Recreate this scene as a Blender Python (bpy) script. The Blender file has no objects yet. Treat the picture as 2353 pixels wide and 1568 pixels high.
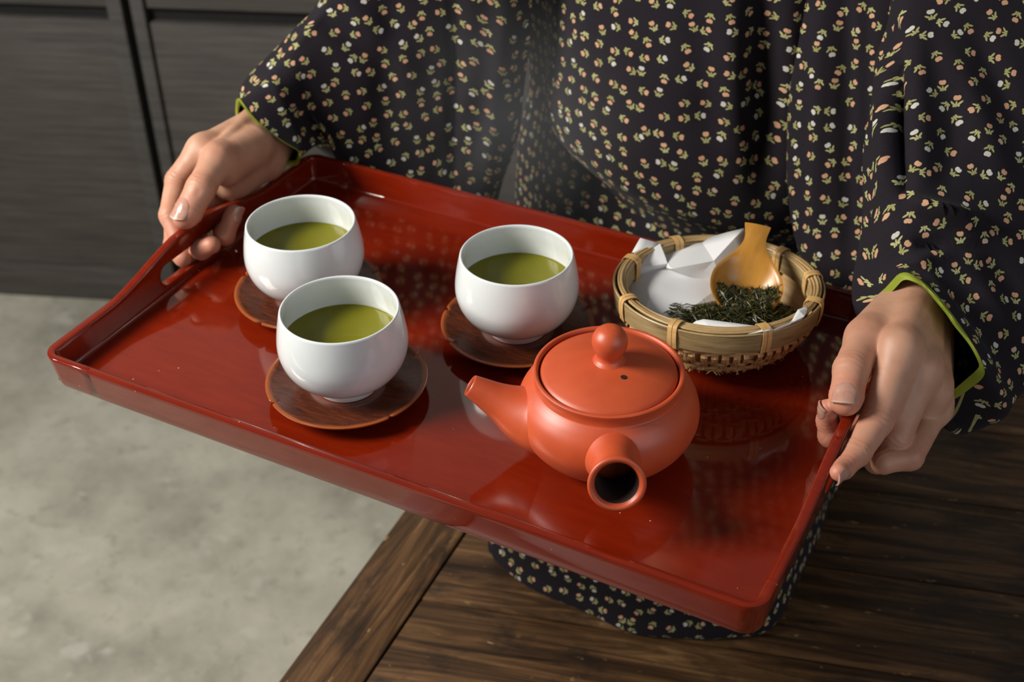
import bpy, bmesh, math, random
import numpy as np
from mathutils import Matrix, Vector

# ------------------------------------------------------------------ set-up
# All modelling is done in "units" (1 unit = 9 mm) about the centre of the tray floor.
U = 0.009
Z0 = 72.0                       # tray floor stands 72 units above the concrete floor
rng = np.random.default_rng(7)
random.seed(7)
S = bpy.context.scene
COL = S.collection

def wpos(p):
    return Vector((p[0] * U, p[1] * U, (p[2] + Z0) * U))

# camera
cam = bpy.data.cameras.new('camera'); camo = bpy.data.objects.new('camera', cam); COL.objects.link(camo)
cam.sensor_fit = 'HORIZONTAL'; cam.sensor_width = 36.0
cam.lens = 3094.5 / 2353.0 * 36.0
CP = np.array([37.38, -65.36, 56.48])
RM = np.array([[0.88462903, -0.3838876, -0.26469189], [0.46604521, 0.70930252, 0.52885897], [-0.01527577, -0.59120238, 0.80637857]])
m = Matrix.Identity(4)
for i in range(3):
    m[i][0], m[i][1], m[i][2] = RM[i, 0], RM[i, 2], -RM[i, 1]
m.translation = wpos(CP)
camo.matrix_world = m
cam.clip_start = 0.02; cam.clip_end = 50
cam.dof.use_dof = True
cam.dof.focus_distance = 82 * U
cam.dof.aperture_fstop = 10.0
S.camera = camo

# world, key light, exposure
W = bpy.data.worlds.new('world'); S.world = W; W.use_nodes = True
bg = W.node_tree.nodes['Background']
bg.inputs[0].default_value = (0.86, 0.93, 1.0, 1); bg.inputs[1].default_value = 0.11

def area(name, loc, target, size, power, color, size_y=None):
    l = bpy.data.lights.new(name, 'AREA'); l.energy = power; l.color = color
    l.shape = 'RECTANGLE'; l.size = size; l.size_y = size_y or size
    o = bpy.data.objects.new(name, l); COL.objects.link(o)
    o.location = wpos(loc)
    d = wpos(target) - wpos(loc)
    o.rotation_euler = d.to_track_quat('-Z', 'Y').to_euler()
    return o
KD = np.array([-0.70, -0.55, 0.0]); KD = KD / np.linalg.norm(KD)
KL = KD * 125 + np.array([0, 5, 86])
area('window_light', KL, (0, 8, 0), 0.48, 29, (1.0, 0.96, 0.90), 0.48)
area('far_window_light', (160, -60, 62), (5, 5, 0), 1.1, 5, (0.95, 0.95, 1.0), 0.9)

S.view_settings.view_transform = 'Standard'
try: S.view_settings.look = 'None'
except Exception: pass
S.view_settings.gamma = 1.0
S.view_settings.use_curve_mapping = False
S.view_settings.exposure = 0.0

# ------------------------------------------------------------------ helpers
def ray(px, py):
    d = np.array([(px - 1176.5) / 3094.5, 1.0, -(py - 784) / 3094.5]); return RM @ d
def upx(px, py, x): d = ray(px, py); return CP + d * (x - CP[0]) / d[0]
def upy(px, py, y): d = ray(px, py); return CP + d * (y - CP[1]) / d[1]
def upz(px, py, z): d = ray(px, py); return CP + d * (z - CP[2]) / d[2]
def nrm(v): v = np.asarray(v, float); return v / (np.linalg.norm(v) + 1e-12)

def thing(name, label, cat, loc=(0, 0, 0), group=None):
    o = bpy.data.objects.new(name, None); COL.objects.link(o); o.empty_display_size = 0.02
    o.location = wpos(loc); o['label'] = label; o['category'] = cat
    if group: o['group'] = group
    return o

def tag(o, label=None, cat=None, group=None, kind=None):
    if label: o['label'] = label
    if cat: o['category'] = cat
    if group: o['group'] = group
    if kind: o['kind'] = kind
    return o

def new_mesh(name, verts, faces, mat=None, uv=None, smooth=35):
    me = bpy.data.meshes.new(name)
    v = np.asarray(verts, float) * U
    me.from_pydata([tuple(x) for x in v], [], [tuple(int(i) for i in f) for f in faces])
    if mat: me.materials.append(mat)
    if uv is not None:
        l = me.uv_layers.new(name='UVMap')
        idx = np.empty(len(me.loops), np.int32); me.loops.foreach_get('vertex_index', idx)
        l.data.foreach_set('uv', np.asarray(uv, float)[idx].astype(np.float32).ravel())
    if smooth:
        me.shade_smooth()
        if smooth < 180: me.set_sharp_from_angle(angle=math.radians(smooth))
    me.update()
    return me

def put(name, me, parent=None, loc=(0, 0, 0)):
    o = bpy.data.objects.new(name, me); COL.objects.link(o)
    if parent: o.parent = parent
    else: o.location = wpos(loc)
    return o

def part(name, verts, faces, mat, parent=None, loc=(0, 0, 0), uv=None, smooth=35):
    return put(name, new_mesh(name, verts, faces, mat, uv, smooth), parent, loc)

class MB:
    def __init__(s): s.v = []; s.f = []
    def add(s, v, f):
        b = len(s.v); s.v += [tuple(x) for x in v]; s.f += [tuple(i + b for i in q) for q in f]

def grid_faces(nu, nv, cu=False, cv=False):
    f = []
    for i in range(nu if cu else nu - 1):
        for j in range(nv if cv else nv - 1):
            a = i * nv + j; b = ((i + 1) % nu) * nv + j
            c = ((i + 1) % nu) * nv + (j + 1) % nv; d = i * nv + (j + 1) % nv
            f.append((a, b, c, d))
    return f

def catmull(P, n, closed=False):
    P = np.asarray(P, float); N = len(P); out = []
    segs = N if closed else N - 1
    for t in np.linspace(0, segs, n, endpoint=not closed):
        i = min(int(t), segs - 1); u = t - i
        if closed: p = [P[(i + k) % N] for k in (-1, 0, 1, 2)]
        else:
            p1, p2 = P[i], P[i + 1]
            p = [P[i - 1] if i > 0 else 2 * p1 - p2, p1, p2, P[i + 2] if i + 2 < N else 2 * p2 - p1]
        out.append(0.5 * (2 * p[1] + (p[2] - p[0]) * u + (2 * p[0] - 5 * p[1] + 4 * p[2] - p[3]) * u * u + (3 * p[1] - p[0] - 3 * p[2] + p[3]) * u ** 3))
    return np.array(out)

def lathe(profile, seg=64, close=False):
    """profile: list of (r, z); returns verts, faces (poles where r == 0)."""
    pr = np.asarray(profile, float); n = len(pr)
    th = np.linspace(0, 2 * np.pi, seg, endpoint=False)
    v = np.stack([np.outer(np.cos(th), pr[:, 0]), np.outer(np.sin(th), pr[:, 0]), np.tile(pr[:, 1], (seg, 1))], -1).reshape(-1, 3)
    return v, grid_faces(seg, n, True, close)

def dense(profile, k=4):
    return catmull(profile, (len(profile) - 1) * k + 1)

def frame_of(t, up=(0, 0, 1)):
    t = nrm(t); s = np.cross(up, t)
    if np.linalg.norm(s) < 1e-4: s = np.cross((1, 0, 0), t)
    s = nrm(s); return t, s, np.cross(t, s)

def tube(path, rad, seg=8, cap=True, flat=1.0, up=(0, 0, 1)):
    path = np.asarray(path, float); n = len(path); rad = np.broadcast_to(rad, (n,))
    v = []; f = []
    for i in range(n):
        t = path[min(i + 1, n - 1)] - path[max(i - 1, 0)]
        t, s, q = frame_of(t, up)
        for k in range(seg):
            a = 2 * np.pi * k / seg
            v.append(path[i] + rad[i] * (np.cos(a) * s + flat * np.sin(a) * q))
    f = grid_faces(n, seg, False, True)
    if cap:
        f.append(tuple(range(seg))[::-1]); f.append(tuple((n - 1) * seg + k for k in range(seg)))
    return v, f

def box(x0, x1, y0, y1, z0, z1):
    v = [(x, y, z) for x in (x0, x1) for y in (y0, y1) for z in (z0, z1)]
    return v, [(0, 1, 3, 2), (4, 6, 7, 5), (0, 4, 5, 1), (2, 3, 7, 6), (0, 2, 6, 4), (1, 5, 7, 3)]

def bev_box(name, dims, mat, parent, M=None, b=0.12, loc=(0, 0, 0), jitter=0):
    """box with bevelled edges as one mesh; dims (x0,x1,y0,y1,z0,z1); M optional 3x3 + offset"""
    bm = bmesh.new(); v, f = box(*dims)
    vs = [bm.verts.new(p) for p in v]
    for q in f: bm.faces.new([vs[i] for i in q])
    bmesh.ops.recalc_face_normals(bm, faces=bm.faces)
    bmesh.ops.bevel(bm, geom=list(bm.edges), offset=b, segments=2, profile=0.6, affect='EDGES')
    vv = np.array([x.co[:] for x in bm.verts]); bm.verts.index_update()
    ff = [[x.index for x in q.verts] for q in bm.faces]; bm.free()
    if M is not None: vv = vv @ np.asarray(M[0]).T + np.asarray(M[1])
    return part(name, vv, ff, mat, parent, loc, smooth=30)

def dup(root, loc, label=None, rotz=0):
    r = root.copy(); COL.objects.link(r); r.location = wpos(loc); r.rotation_euler = (0, 0, rotz)
    if label: r['label'] = label
    for ch in list(root.children):
        c = ch.copy(); COL.objects.link(c); c.parent = r
        for g in ch.children:
            d = g.copy(); COL.objects.link(d); d.parent = c
    return r

# ------------------------------------------------------------------ materials
class NT:
    """tiny helper around a node tree"""
    def __init__(s, name):
        s.m = bpy.data.materials.new(name); s.m.use_nodes = True
        s.t = s.m.node_tree; s.b = s.t.nodes['Principled BSDF']
    def n(s, ty, **kw):
        x = s.t.nodes.new(ty)
        for k, v in kw.items(): setattr(x, k, v)
        return x
    def l(s, a, b): s.t.links.new(a, b)
    def val(s, sock, v):
        if hasattr(v, 'is_output') or hasattr(v, 'links'): s.l(v, sock)
        else: sock.default_value = v
    def math(s, op, a, b=0.0, c=None, clamp=False):
        x = s.n('ShaderNodeMath', operation=op, use_clamp=clamp)
        s.val(x.inputs[0], a); s.val(x.inputs[1], b)
        if c is not None: s.val(x.inputs[2], c)
        return x.outputs[0]
    def mix(s, f, a, b, mode='MIX'):
        x = s.n('ShaderNodeMix', data_type='RGBA', blend_type=mode)
        s.val(x.inputs[0], f); s.val(x.inputs[6], a if hasattr(a, 'links') else (*a, 1)); s.val(x.inputs[7], b if hasattr(b, 'links') else (*b, 1))
        return x.outputs[2]
    def noise(s, vec, scale, detail=4, rough=.55, dist=0.0, out=0):
        x = s.n('ShaderNodeTexNoise'); x.inputs['Scale'].default_value = scale; x.inputs['Detail'].default_value = detail
        x.inputs['Roughness'].default_value = rough; x.inputs['Distortion'].default_value = dist
        if vec is not None: s.l(vec, x.inputs['Vector'])
        return x.outputs[out]
    def ramp(s, f, stops):
        x = s.n('ShaderNodeValToRGB'); s.l(f, x.inputs[0]); e = x.color_ramp.elements
        while len(e) < len(stops): e.new(0.5)
        for k, (p, c) in enumerate(stops):
            e[k].position = p; e[k].color = (*c, 1) if len(c) == 3 else c
        return x.outputs[0]
    def coord(s, scale=(1, 1, 1), kind='Object', rot=(0, 0, 0)):
        tc = s.n('ShaderNodeTexCoord'); mp = s.n('ShaderNodeMapping'); mp.inputs['Scale'].default_value = scale; mp.inputs['Rotation'].default_value = rot
        s.l(tc.outputs[kind], mp.inputs[0]); return mp.outputs[0]
    def bump(s, h, strength=.2, dist=.001):
        x = s.n('ShaderNodeBump'); x.inputs['Strength'].default_value = strength; x.inputs['Distance'].default_value = dist
        s.l(h, x.inputs['Height']); s.l(x.outputs[0], s.b.inputs['Normal']); return x
    def set(s, **kw):
        for k, v in kw.items():
            i = s.b.inputs[k.replace('_', ' ')]
            if isinstance(v, tuple) and len(v) == 3 and i.type == 'RGBA': v = (*v, 1)
            s.val(i, v)
        return s

def lacquer():
    t = NT('red lacquer'); v = t.coord((9, 60, 60)); w = t.coord((14, 14, 14))
    g = t.noise(v, 3.0, 5, .6, .6); b = t.noise(w, 1.2, 4)
    col = t.ramp(g, [(.2, (.155, .0095, .0016)), (.5, (.19, .0135, .0022)), (.8, (.225, .018, .0032))])
    col = t.mix(t.math('MULTIPLY', b, .5), col, (.15, .007, .002))
    vo = t.n('ShaderNodeTexVoronoi'); vo.inputs['Scale'].default_value = 120; t.l(t.coord(), vo.inputs['Vector'])
    rnd = t.n('ShaderNodeSeparateColor'); t.l(vo.outputs['Color'], rnd.inputs[0])
    speck = t.math('MULTIPLY', t.math('LESS_THAN', vo.outputs['Distance'], .055), t.math('GREATER_THAN', rnd.outputs[0], .80))
    col = t.mix(t.math('MULTIPLY', speck, .55), col, (.75, .55, .45))
    t.set(Base_Color=col, Roughness=t.math('ADD', .075, t.math('MULTIPLY', speck, .5)))
    t.b.inputs['IOR'].default_value = 1.55
    t.b.inputs['Coat Weight'].default_value = .5; t.b.inputs['Coat Roughness'].default_value = .05; t.b.inputs['Coat Tint'].default_value = (1, .93, .86, 1)
    h = t.noise(t.coord((1, 1, 1)), 240, 2); t.bump(h, .02, .0004)
    return t.m

def porcelain():
    t = NT('white porcelain'); n = t.noise(t.coord(), 60, 3)
    t.set(Base_Color=t.ramp(n, [(.3, (.70, .735, .73)), (.7, (.735, .765, .76))]), Roughness=.15)
    t.b.inputs['Coat Weight'].default_value = .35; t.b.inputs['Coat Roughness'].default_value = .06
    return t.m

def tea():
    t = NT('green tea'); n = t.noise(t.coord(), 30, 2)
    t.set(Base_Color=t.ramp(n, [(.3, (.155, .15, .006)), (.7, (.20, .185, .008))]), Roughness=.03)
    t.b.inputs['IOR'].default_value = 1.33
    return t.m

def saucer_wood():
    t = NT('lacquered dark wood'); v = t.coord((35, 140, 35))
    g = t.noise(v, 2.2, 5, .6, .8)
    col = t.ramp(g, [(.25, (.035, .008, .0035)), (.5, (.085, .019, .007)), (.75, (.165, .037, .011))])
    tc = t.n('ShaderNodeTexCoord'); sx = t.n('ShaderNodeSeparateXYZ'); t.l(tc.outputs['Object'], sx.inputs[0])
    r = t.math('SQRT', t.math('ADD', t.math('MULTIPLY', sx.outputs[0], sx.outputs[0]), t.math('MULTIPLY', sx.outputs[1], sx.outputs[1])))
    rr = t.math('ADD', r, t.math('MULTIPLY', t.math('SUBTRACT', t.noise(t.coord(), 90, 3), .5), .0035))
    e = t.math('MULTIPLY', t.math('SUBTRACT', rr, 5.0 * U), 1 / (.28 * U), clamp=True)
    col = t.mix(t.math('MULTIPLY', e, .8), col, (.36, .085, .018))
    c = t.math('MULTIPLY', t.math('SUBTRACT', 2.9 * U, rr), 1 / (.5 * U), clamp=True)
    col = t.mix(t.math('MULTIPLY', c, .45), col, (.28, .05, .016))
    t.set(Base_Color=col, Roughness=.22); t.b.inputs['Coat Weight'].default_value = .3; t.b.inputs['Coat Roughness'].default_value = .15
    t.bump(g, .08, .0006); return t.m

def clay():
    t = NT('red clay'); n = t.noise(t.coord(), 40, 4); f = t.noise(t.coord(), 900, 2)
    col = t.ramp(n, [(.3, (.50, .068, .018)), (.7, (.60, .092, .024))])
    vo = t.n('ShaderNodeTexVoronoi'); vo.inputs['Scale'].default_value = 190; t.l(t.coord(), vo.inputs['Vector'])
    rnd = t.n('ShaderNodeSeparateColor'); t.l(vo.outputs['Color'], rnd.inputs[0])
    sp = t.math('MULTIPLY', t.math('LESS_THAN', vo.outputs['Distance'], .06), t.math('GREATER_THAN', rnd.outputs[0], .85))
    col = t.mix(t.math('MULTIPLY', sp, .5), col, (.8, .6, .5))
    t.set(Base_Color=col, Roughness=.44); t.b.inputs['Specular IOR Level'].default_value = .75
    t.bump(f, .05, .0004); return t.m

def plain(name, col, rough=.5, **kw):
    t = NT(name); n = t.noise(t.coord(), 50, 3)
    c = np.array(col)
    t.set(Base_Color=t.ramp(n, [(.3, tuple(c * .88)), (.7, tuple(np.minimum(c * 1.1, 1)))]), Roughness=rough, **kw); return t.m

def bamboo(name, a, b, c, scale=(30, 30, 260), rough=.42, isl=True):
    t = NT(name); v = t.coord(scale); g = t.noise(v, 1.4, 5, .65, .3)
    col = t.ramp(g, [(.22, c), (.45, a), (.8, b)])
    if isl:
        ge = t.n('ShaderNodeObjectInfo'); gm = t.n('ShaderNodeNewGeometry')
        k = t.math('ADD', .72, t.math('MULTIPLY', gm.outputs['Random Per Island'], .5))
        mu = t.n('ShaderNodeMix', data_type='RGBA', blend_type='MULTIPLY'); mu.inputs[0].default_value = 1
        cc = t.n('ShaderNodeCombineColor')
        for i in range(3): t.l(k, cc.inputs[i])
        t.l(col, mu.inputs[6]); t.l(cc.outputs[0], mu.inputs[7]); col = mu.outputs[2]
    t.set(Base_Color=col, Roughness=rough); t.bump(g, .12, .0006); return t.m

def paper_mat():
    t = NT('white paper'); n = t.noise(t.coord(), 700, 2)
    t.set(Base_Color=(.70, .70, .70), Roughness=.7); t.b.inputs['Subsurface Weight'].default_value = 0.0
    t.bump(n, .04, .0003); return t.m

def leaf_mat():
    t = NT('dried tea leaf'); gm = t.n('ShaderNodeNewGeometry')
    col = t.ramp(gm.outputs['Random Per Island'], [(0, (.010, .010, .004)), (.4, (.028, .028, .008)), (.8, (.065, .064, .014)), (1, (.20, .18, .035))])
    t.set(Base_Color=col, Roughness=.42); return t.m

def skin_mat():
    t = NT('skin'); v = t.coord()
    n = t.noise(v, 45, 4); n2 = t.noise(v, 160, 3)
    col = t.ramp(n, [(.25, (.42, .215, .13)), (.5, (.515, .285, .18)), (.78, (.58, .345, .23))])
    col = t.mix(t.math('MULTIPLY', n2, .25), col, (.42, .16, .10))
    at = t.n('ShaderNodeAttribute', attribute_name='flush')
    col = t.mix(t.math('MULTIPLY', at.outputs['Fac'], .55), col, (.62, .19, .12))
    t.set(Base_Color=col, Roughness=.50)
    t.b.inputs['Subsurface Weight'].default_value = .22; t.b.inputs['Subsurface Radius'].default_value = (1, .35, .18); t.b.inputs['Subsurface Scale'].default_value = .003
    vo = t.n('ShaderNodeTexVoronoi', feature='DISTANCE_TO_EDGE'); vo.inputs['Scale'].default_value = 2100; t.l(t.coord((1, .55, .8), rot=(.4, .3, .7)), vo.inputs['Vector'])
    wv = t.noise(t.coord((1, .4, .7), rot=(.2, .5, .9)), 700, 3, .6)
    wr = t.n('ShaderNodeAttribute', attribute_name='crease')
    h = t.math('ADD', t.math('MULTIPLY', vo.outputs['Distance'], 1.6), t.math('MULTIPLY', wv, .6))
    t.bump(h, .16, .00028); return t.m

def nail_mat():
    t = NT('fingernail'); n = t.noise(t.coord((1, 1, 1)), 300, 2)
    t.set(Base_Color=t.ramp(n, [(.3, (.47, .24, .175)), (.7, (.53, .29, .215))]), Roughness=.22); t.b.inputs['Coat Weight'].default_value = .3
    t.b.inputs['Subsurface Weight'].default_value = .15; t.b.inputs['Subsurface Scale'].default_value = .002
    return t.m

def fabric():
    """dark cloth printed with small flower sprigs: one sprig per cell, turned at random"""
    t = NT('printed dark cotton'); tc = t.n('ShaderNodeTexCoord')
    SC = 1.0 / 1.38
    uv = t.n('ShaderNodeVectorMath', operation='SCALE'); t.l(tc.outputs['UV'], uv.inputs[0]); uv.inputs['Scale'].default_value = SC
    nz = t.n('ShaderNodeTexNoise'); nz.inputs['Scale'].default_value = 60; nz.inputs['Detail'].default_value = 1
    vo = t.n('ShaderNodeTexVoronoi', voronoi_dimensions='2D', feature='F1'); vo.inputs['Scale'].default_value = 1.0; vo.inputs['Randomness'].default_value = .55
    t.l(uv.outputs[0], vo.inputs['Vector'])
    df = t.n('ShaderNodeVectorMath', operation='SUBTRACT'); t.l(uv.outputs[0], df.inputs[0]); t.l(vo.outputs['Position'], df.inputs[1])
    wn = t.n('ShaderNodeSeparateColor'); t.l(vo.outputs['Color'], wn.inputs[0])
    dz = t.n('ShaderNodeVectorMath', operation='SCALE'); t.l(df.outputs[0], dz.inputs[0]); dz.inputs['Scale'].default_value = 1.03
    rot = t.n('ShaderNodeVectorRotate', rotation_type='Z_AXIS'); t.l(dz.outputs[0], rot.inputs['Vector'])
    t.l(t.math('MULTIPLY', wn.outputs[0], 6.2832), rot.inputs['Angle'])
    sp = t.n('ShaderNodeSeparateXYZ'); t.l(rot.outputs[0], sp.inputs[0]); X, Y = sp.outputs[0], sp.outputs[1]
    def ell(cx, cy, a, b, ang):
        c, s_ = math.cos(ang), math.sin(ang)
        dx = t.math('SUBTRACT', X, cx); dy = t.math('SUBTRACT', Y, cy)
        u = t.math('ADD', t.math('MULTIPLY', dx, c / a), t.math('MULTIPLY', dy, s_ / a))
        w = t.math('ADD', t.math('MULTIPLY', dx, -s_ / b), t.math('MULTIPLY', dy, c / b))
        q = t.math('ADD', t.math('MULTIPLY', u, u), t.math('MULTIPLY', w, w))
        return q
    def soft(q): return t.math('MULTIPLY', t.math('SUBTRACT', 1.12, q), 4.0, clamp=True)
    bud = soft(t.math('MINIMUM', ell(-.055, .19, .105, .125, .35), ell(.055, .19, .105, .125, -.35)))
    lv = t.math('MINIMUM', t.math('MINIMUM', ell(-.15, -.07, .145, .050, -.75), ell(.15, -.07, .145, .050, .75)),
                t.math('MINIMUM', ell(0, -.12, .040, .15, 0.0), t.math('MINIMUM', ell(-.09, -.21, .055, .05, 0), ell(.1, -.20, .055, .05, 0))))
    leaf = soft(lv)
    tone = t.noise(uv.outputs[0], 9, 2)
    base = t.mix(tone, (.011, .0085, .0118), (.018, .0142, .0185))
    budc = t.ramp(wn.outputs[1], [(0, (.62, .335, .19)), (.66, (.68, .40, .235)), (.70, (.60, .58, .50)), (1, (.66, .64, .56))])
    leafc = t.mix(wn.outputs[2], (.36, .345, .125), (.50, .485, .22))
    wear = t.math('ADD', .62, t.math('MULTIPLY', t.noise(uv.outputs[0], 14, 3), .45))
    col = t.mix(t.math('MULTIPLY', leaf, wear), base, leafc)
    col = t.mix(t.math('MULTIPLY', bud, wear), col, budc)
    t.set(Base_Color=col, Roughness=.82); t.b.inputs['Sheen Weight'].default_value = .04; t.b.inputs['Sheen Roughness'].default_value = .5
    t.b.inputs['Specular IOR Level'].default_value = .12
    cr = t.noise(uv.outputs[0], 26, 3, .7); t.bump(cr, .35, .0006)
    return t.m

def plank_mat():
    t = NT('old dark floor wood'); oi = t.n('ShaderNodeObjectInfo')
    tc = t.n('ShaderNodeTexCoord'); mp = t.n('ShaderNodeMapping'); mp.inputs['Scale'].default_value = (5, 70, 70)
    t.l(tc.outputs['UV'], mp.inputs[0])
    of = t.n('ShaderNodeVectorMath', operation='ADD'); cb = t.n('ShaderNodeCombineXYZ')
    t.l(t.math('MULTIPLY', oi.outputs['Random'], 17.0), cb.inputs[0]); t.l(t.math('MULTIPLY', oi.outputs['Random'], 9.0), cb.inputs[1])
    t.l(mp.outputs[0], of.inputs[0]); t.l(cb.outputs[0], of.inputs[1])
    g = t.noise(of.outputs[0], 1.0, 6, .65, 1.2)
    mb = t.n('ShaderNodeMapping'); mb.inputs['Scale'].default_value = (14, 26, 26); t.l(tc.outputs['UV'], mb.inputs[0])
    b = t.noise(mb.outputs[0], 1.0, 5, .7)
    col = t.ramp(g, [(.30, (.014, .008, .004)), (.46, (.062, .031, .013)), (.60, (.145, .074, .030)), (.77, (.34, .19, .08))])
    col = t.mix(t.ramp(b, [(.50, (0, 0, 0)), (.66, (.85, .85, .85))]), col, (.018, .012, .009))
    mw = t.n('ShaderNodeMapping'); mw.inputs['Scale'].default_value = (45, 110, 110); t.l(tc.outputs['UV'], mw.inputs[0])
    w = t.ramp(t.noise(mw.outputs[0], 1.0, 3, .6), [(.655, (0, 0, 0)), (.71, (1, 1, 1))])
    col = t.mix(t.math('MULTIPLY', w, .75), col, (.40, .25, .11))
    t.set(Base_Color=col, Roughness=.42); t.bump(g, .25, .0012); return t.m

def concrete_mat():
    t = NT('worn concrete'); v = t.coord()
    a = t.noise(v, 7, 6, .62); b = t.noise(v, 42, 5, .65); c = t.noise(v, 2.2, 3)
    col = t.ramp(a, [(.30, (.29, .275, .22)), (.5, (.44, .42, .34)), (.70, (.56, .535, .44))])
    col = t.mix(t.ramp(b, [(.55, (0, 0, 0)), (.75, (.6, .6, .6))]), col, (.22, .21, .17))
    col = t.mix(t.ramp(t.noise(v, 19, 4, .6), [(.60, (0, 0, 0)), (.70, (.7, .7, .7))]), col, (.54, .52, .45))
    vo = t.n('ShaderNodeTexVoronoi'); vo.inputs['Scale'].default_value = 11; t.l(v, vo.inputs['Vector'])
    rd = t.n('ShaderNodeSeparateColor'); t.l(vo.outputs['Color'], rd.inputs[0])
    pit = t.math('MULTIPLY', t.math('LESS_THAN', t.math('ADD', vo.outputs['Distance'], t.math('MULTIPLY', b, .12)), .15), t.math('GREATER_THAN', rd.outputs[0], .62))
    col = t.mix(t.math('MULTIPLY', pit, .75), col, (.06, .055, .045))
    ed = t.n('ShaderNodeTexVoronoi', feature='DISTANCE_TO_EDGE'); ed.inputs['Scale'].default_value = 2.1
    wv = t.n('ShaderNodeVectorMath', operation='ADD'); t.l(v, wv.inputs[0])
    ns = t.n('ShaderNodeTexNoise'); ns.inputs['Scale'].default_value = 6; ns.inputs['Detail'].default_value = 5; t.l(v, ns.inputs['Vector'])
    sc = t.n('ShaderNodeVectorMath', operation='SCALE'); sc.inputs['Scale'].default_value = .22; t.l(ns.outputs['Color'], sc.inputs[0]); t.l(sc.outputs[0], wv.inputs[1])
    t.l(wv.outputs[0], ed.inputs['Vector'])
    crack = t.math('LESS_THAN', ed.outputs['Distance'], .0035)
    col = t.mix(t.math('MULTIPLY', crack, .0), col, (.07, .065, .055))
    t.set(Base_Color=col, Roughness=.8)
    h = t.math('SUBTRACT', t.math('ADD', t.math('MULTIPLY', b, .6), a), t.math('MULTIPLY', pit, .8)); t.bump(h, .5, .003); return t.m

def panel_mat(name, dark, light):
    t = NT(name); v = t.coord((7, 7, 150)); g = t.noise(v, 1.2, 5, .65, .2); b = t.noise(t.coord(), 6, 4)
    col = t.ramp(g, [(.30, dark), (.70, light)])
    col = t.mix(t.math('MULTIPLY', b, .5), col, tuple(np.array(dark) * .8))
    t.set(Base_Color=col, Roughness=.62); t.bump(g, .2, .001); return t.m

M = dict(lacquer=lacquer(), porcelain=porcelain(), tea=tea(), saucer=saucer_wood(), clay=clay(),
         clay_shade=plain('clay interior painted shade', (.02, .004, .002), .8),  # near-black colour painting the shade inside handle, spout and vent
         band=bamboo('split bamboo skin', (.34, .24, .105), (.50, .37, .18), (.15, .095, .04)),
         strand=bamboo('bamboo strand', (.42, .27, .11), (.62, .44, .22), (.26, .15, .055)),
         weave=bamboo('woven bamboo strip', (.56, .34, .14), (.74, .50, .24), (.36, .19, .07)),
         tie=bamboo('bamboo tie', (.55, .33, .12), (.68, .45, .19), (.40, .21, .07)),
         scoop=bamboo('amber bamboo', (.50, .225, .035), (.60, .30, .055), (.38, .15, .02), scale=(120, 25, 25), rough=.30, isl=False),
         paper=paper_mat(), leaf=leaf_mat(), skin=skin_mat(), nail=nail_mat(), nail_tip=plain('fingernail edge', (.52, .36, .27), .3), fabric=fabric(),
         lining=plain('green lining silk', (.25, .30, .025), .45), plank=plank_mat(), concrete=concrete_mat(),
         panel=panel_mat('weathered dark board', (.048, .042, .038), (.115, .102, .090)),
         stile=panel_mat('dark wall frame wood', (.055, .052, .048), (.11, .102, .094)),
         plaster=plain('pale wall plaster', (.26, .25, .23), .9), black=plain('shadow gap wood', (.008, .008, .008), .8), white=plain('white undergarment', (.6, .58, .56), .7))

# ------------------------------------------------------------------ setting: floor, wall, platform
FL = -Z0
v, f = box(-230, 260, -140, 300, FL - 4, FL)
fl = part('floor', v, f, M['concrete'], smooth=0); tag(fl, 'grey worn concrete floor with pits and stains', kind='structure')

WA = np.array([-113.22, 68.0, 0.0]); WE = nrm([0.935, 0.356, 0]); WN = np.array([WE[1], -WE[0], 0])   # wall line, normal towards the room
WM = (np.stack([WE, -WN, [0, 0, 1]], 1), WA)          # local x along the wall, y into the wall
wall = bpy.data.objects.new('wall_left', None); COL.objects.link(wall); wall.location = wpos((0, 0, 0))
tag(wall, 'dark wooden panelled wall with rails and a black gap between the leaves', kind='structure')
def wbox(n, d, mt, b=.15): return bev_box(n, d, M[mt], wall, WM, b)
wbox('backing', (-130, 300, 1.8, 4, FL, 170), 'black', .05)
wbox('panel', (-60, 10.9, .55, 2.0, FL, -21.6), 'panel')
wbox('panel', (-60, 10.9, .55, 2.0, -19.5, 8), 'panel')
wbox('stile', (10.9, 13.2, .0, 2.0, FL, 8), 'stile', .25)
wbox('stile', (14.6, 16.6, -.15, 2.0, FL, 8), 'stile', .25)
wbox('panel', (16.9, 90, .4, 2.0, FL, -21.7), 'panel')
wbox('panel', (16.9, 90, .4, 2.0, -19.4, 8), 'panel')
wbox('bottom_rail', (-60, 10.9, .2, 2.0, FL, FL + 6.5), 'panel', .2)
wbox('panel', (-120, -60.4, .5, 2.0, FL, 8), 'panel')
wbox('panel', (90.4, 190, .5, 2.0, FL, 8), 'panel')
wbox('panel', (190.4, 290, .5, 2.0, FL, 8), 'panel')
wbox('top_rail', (-120, 290, -.2, 2.0, 8.2, 14), 'stile', .2)
wbox('unseen_plaster_panel', (-120, 290, .6, 2.0, 14.2, 170), 'plaster', .1)  # unseen upper wall, added for its pale reflection in the lacquer

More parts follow.
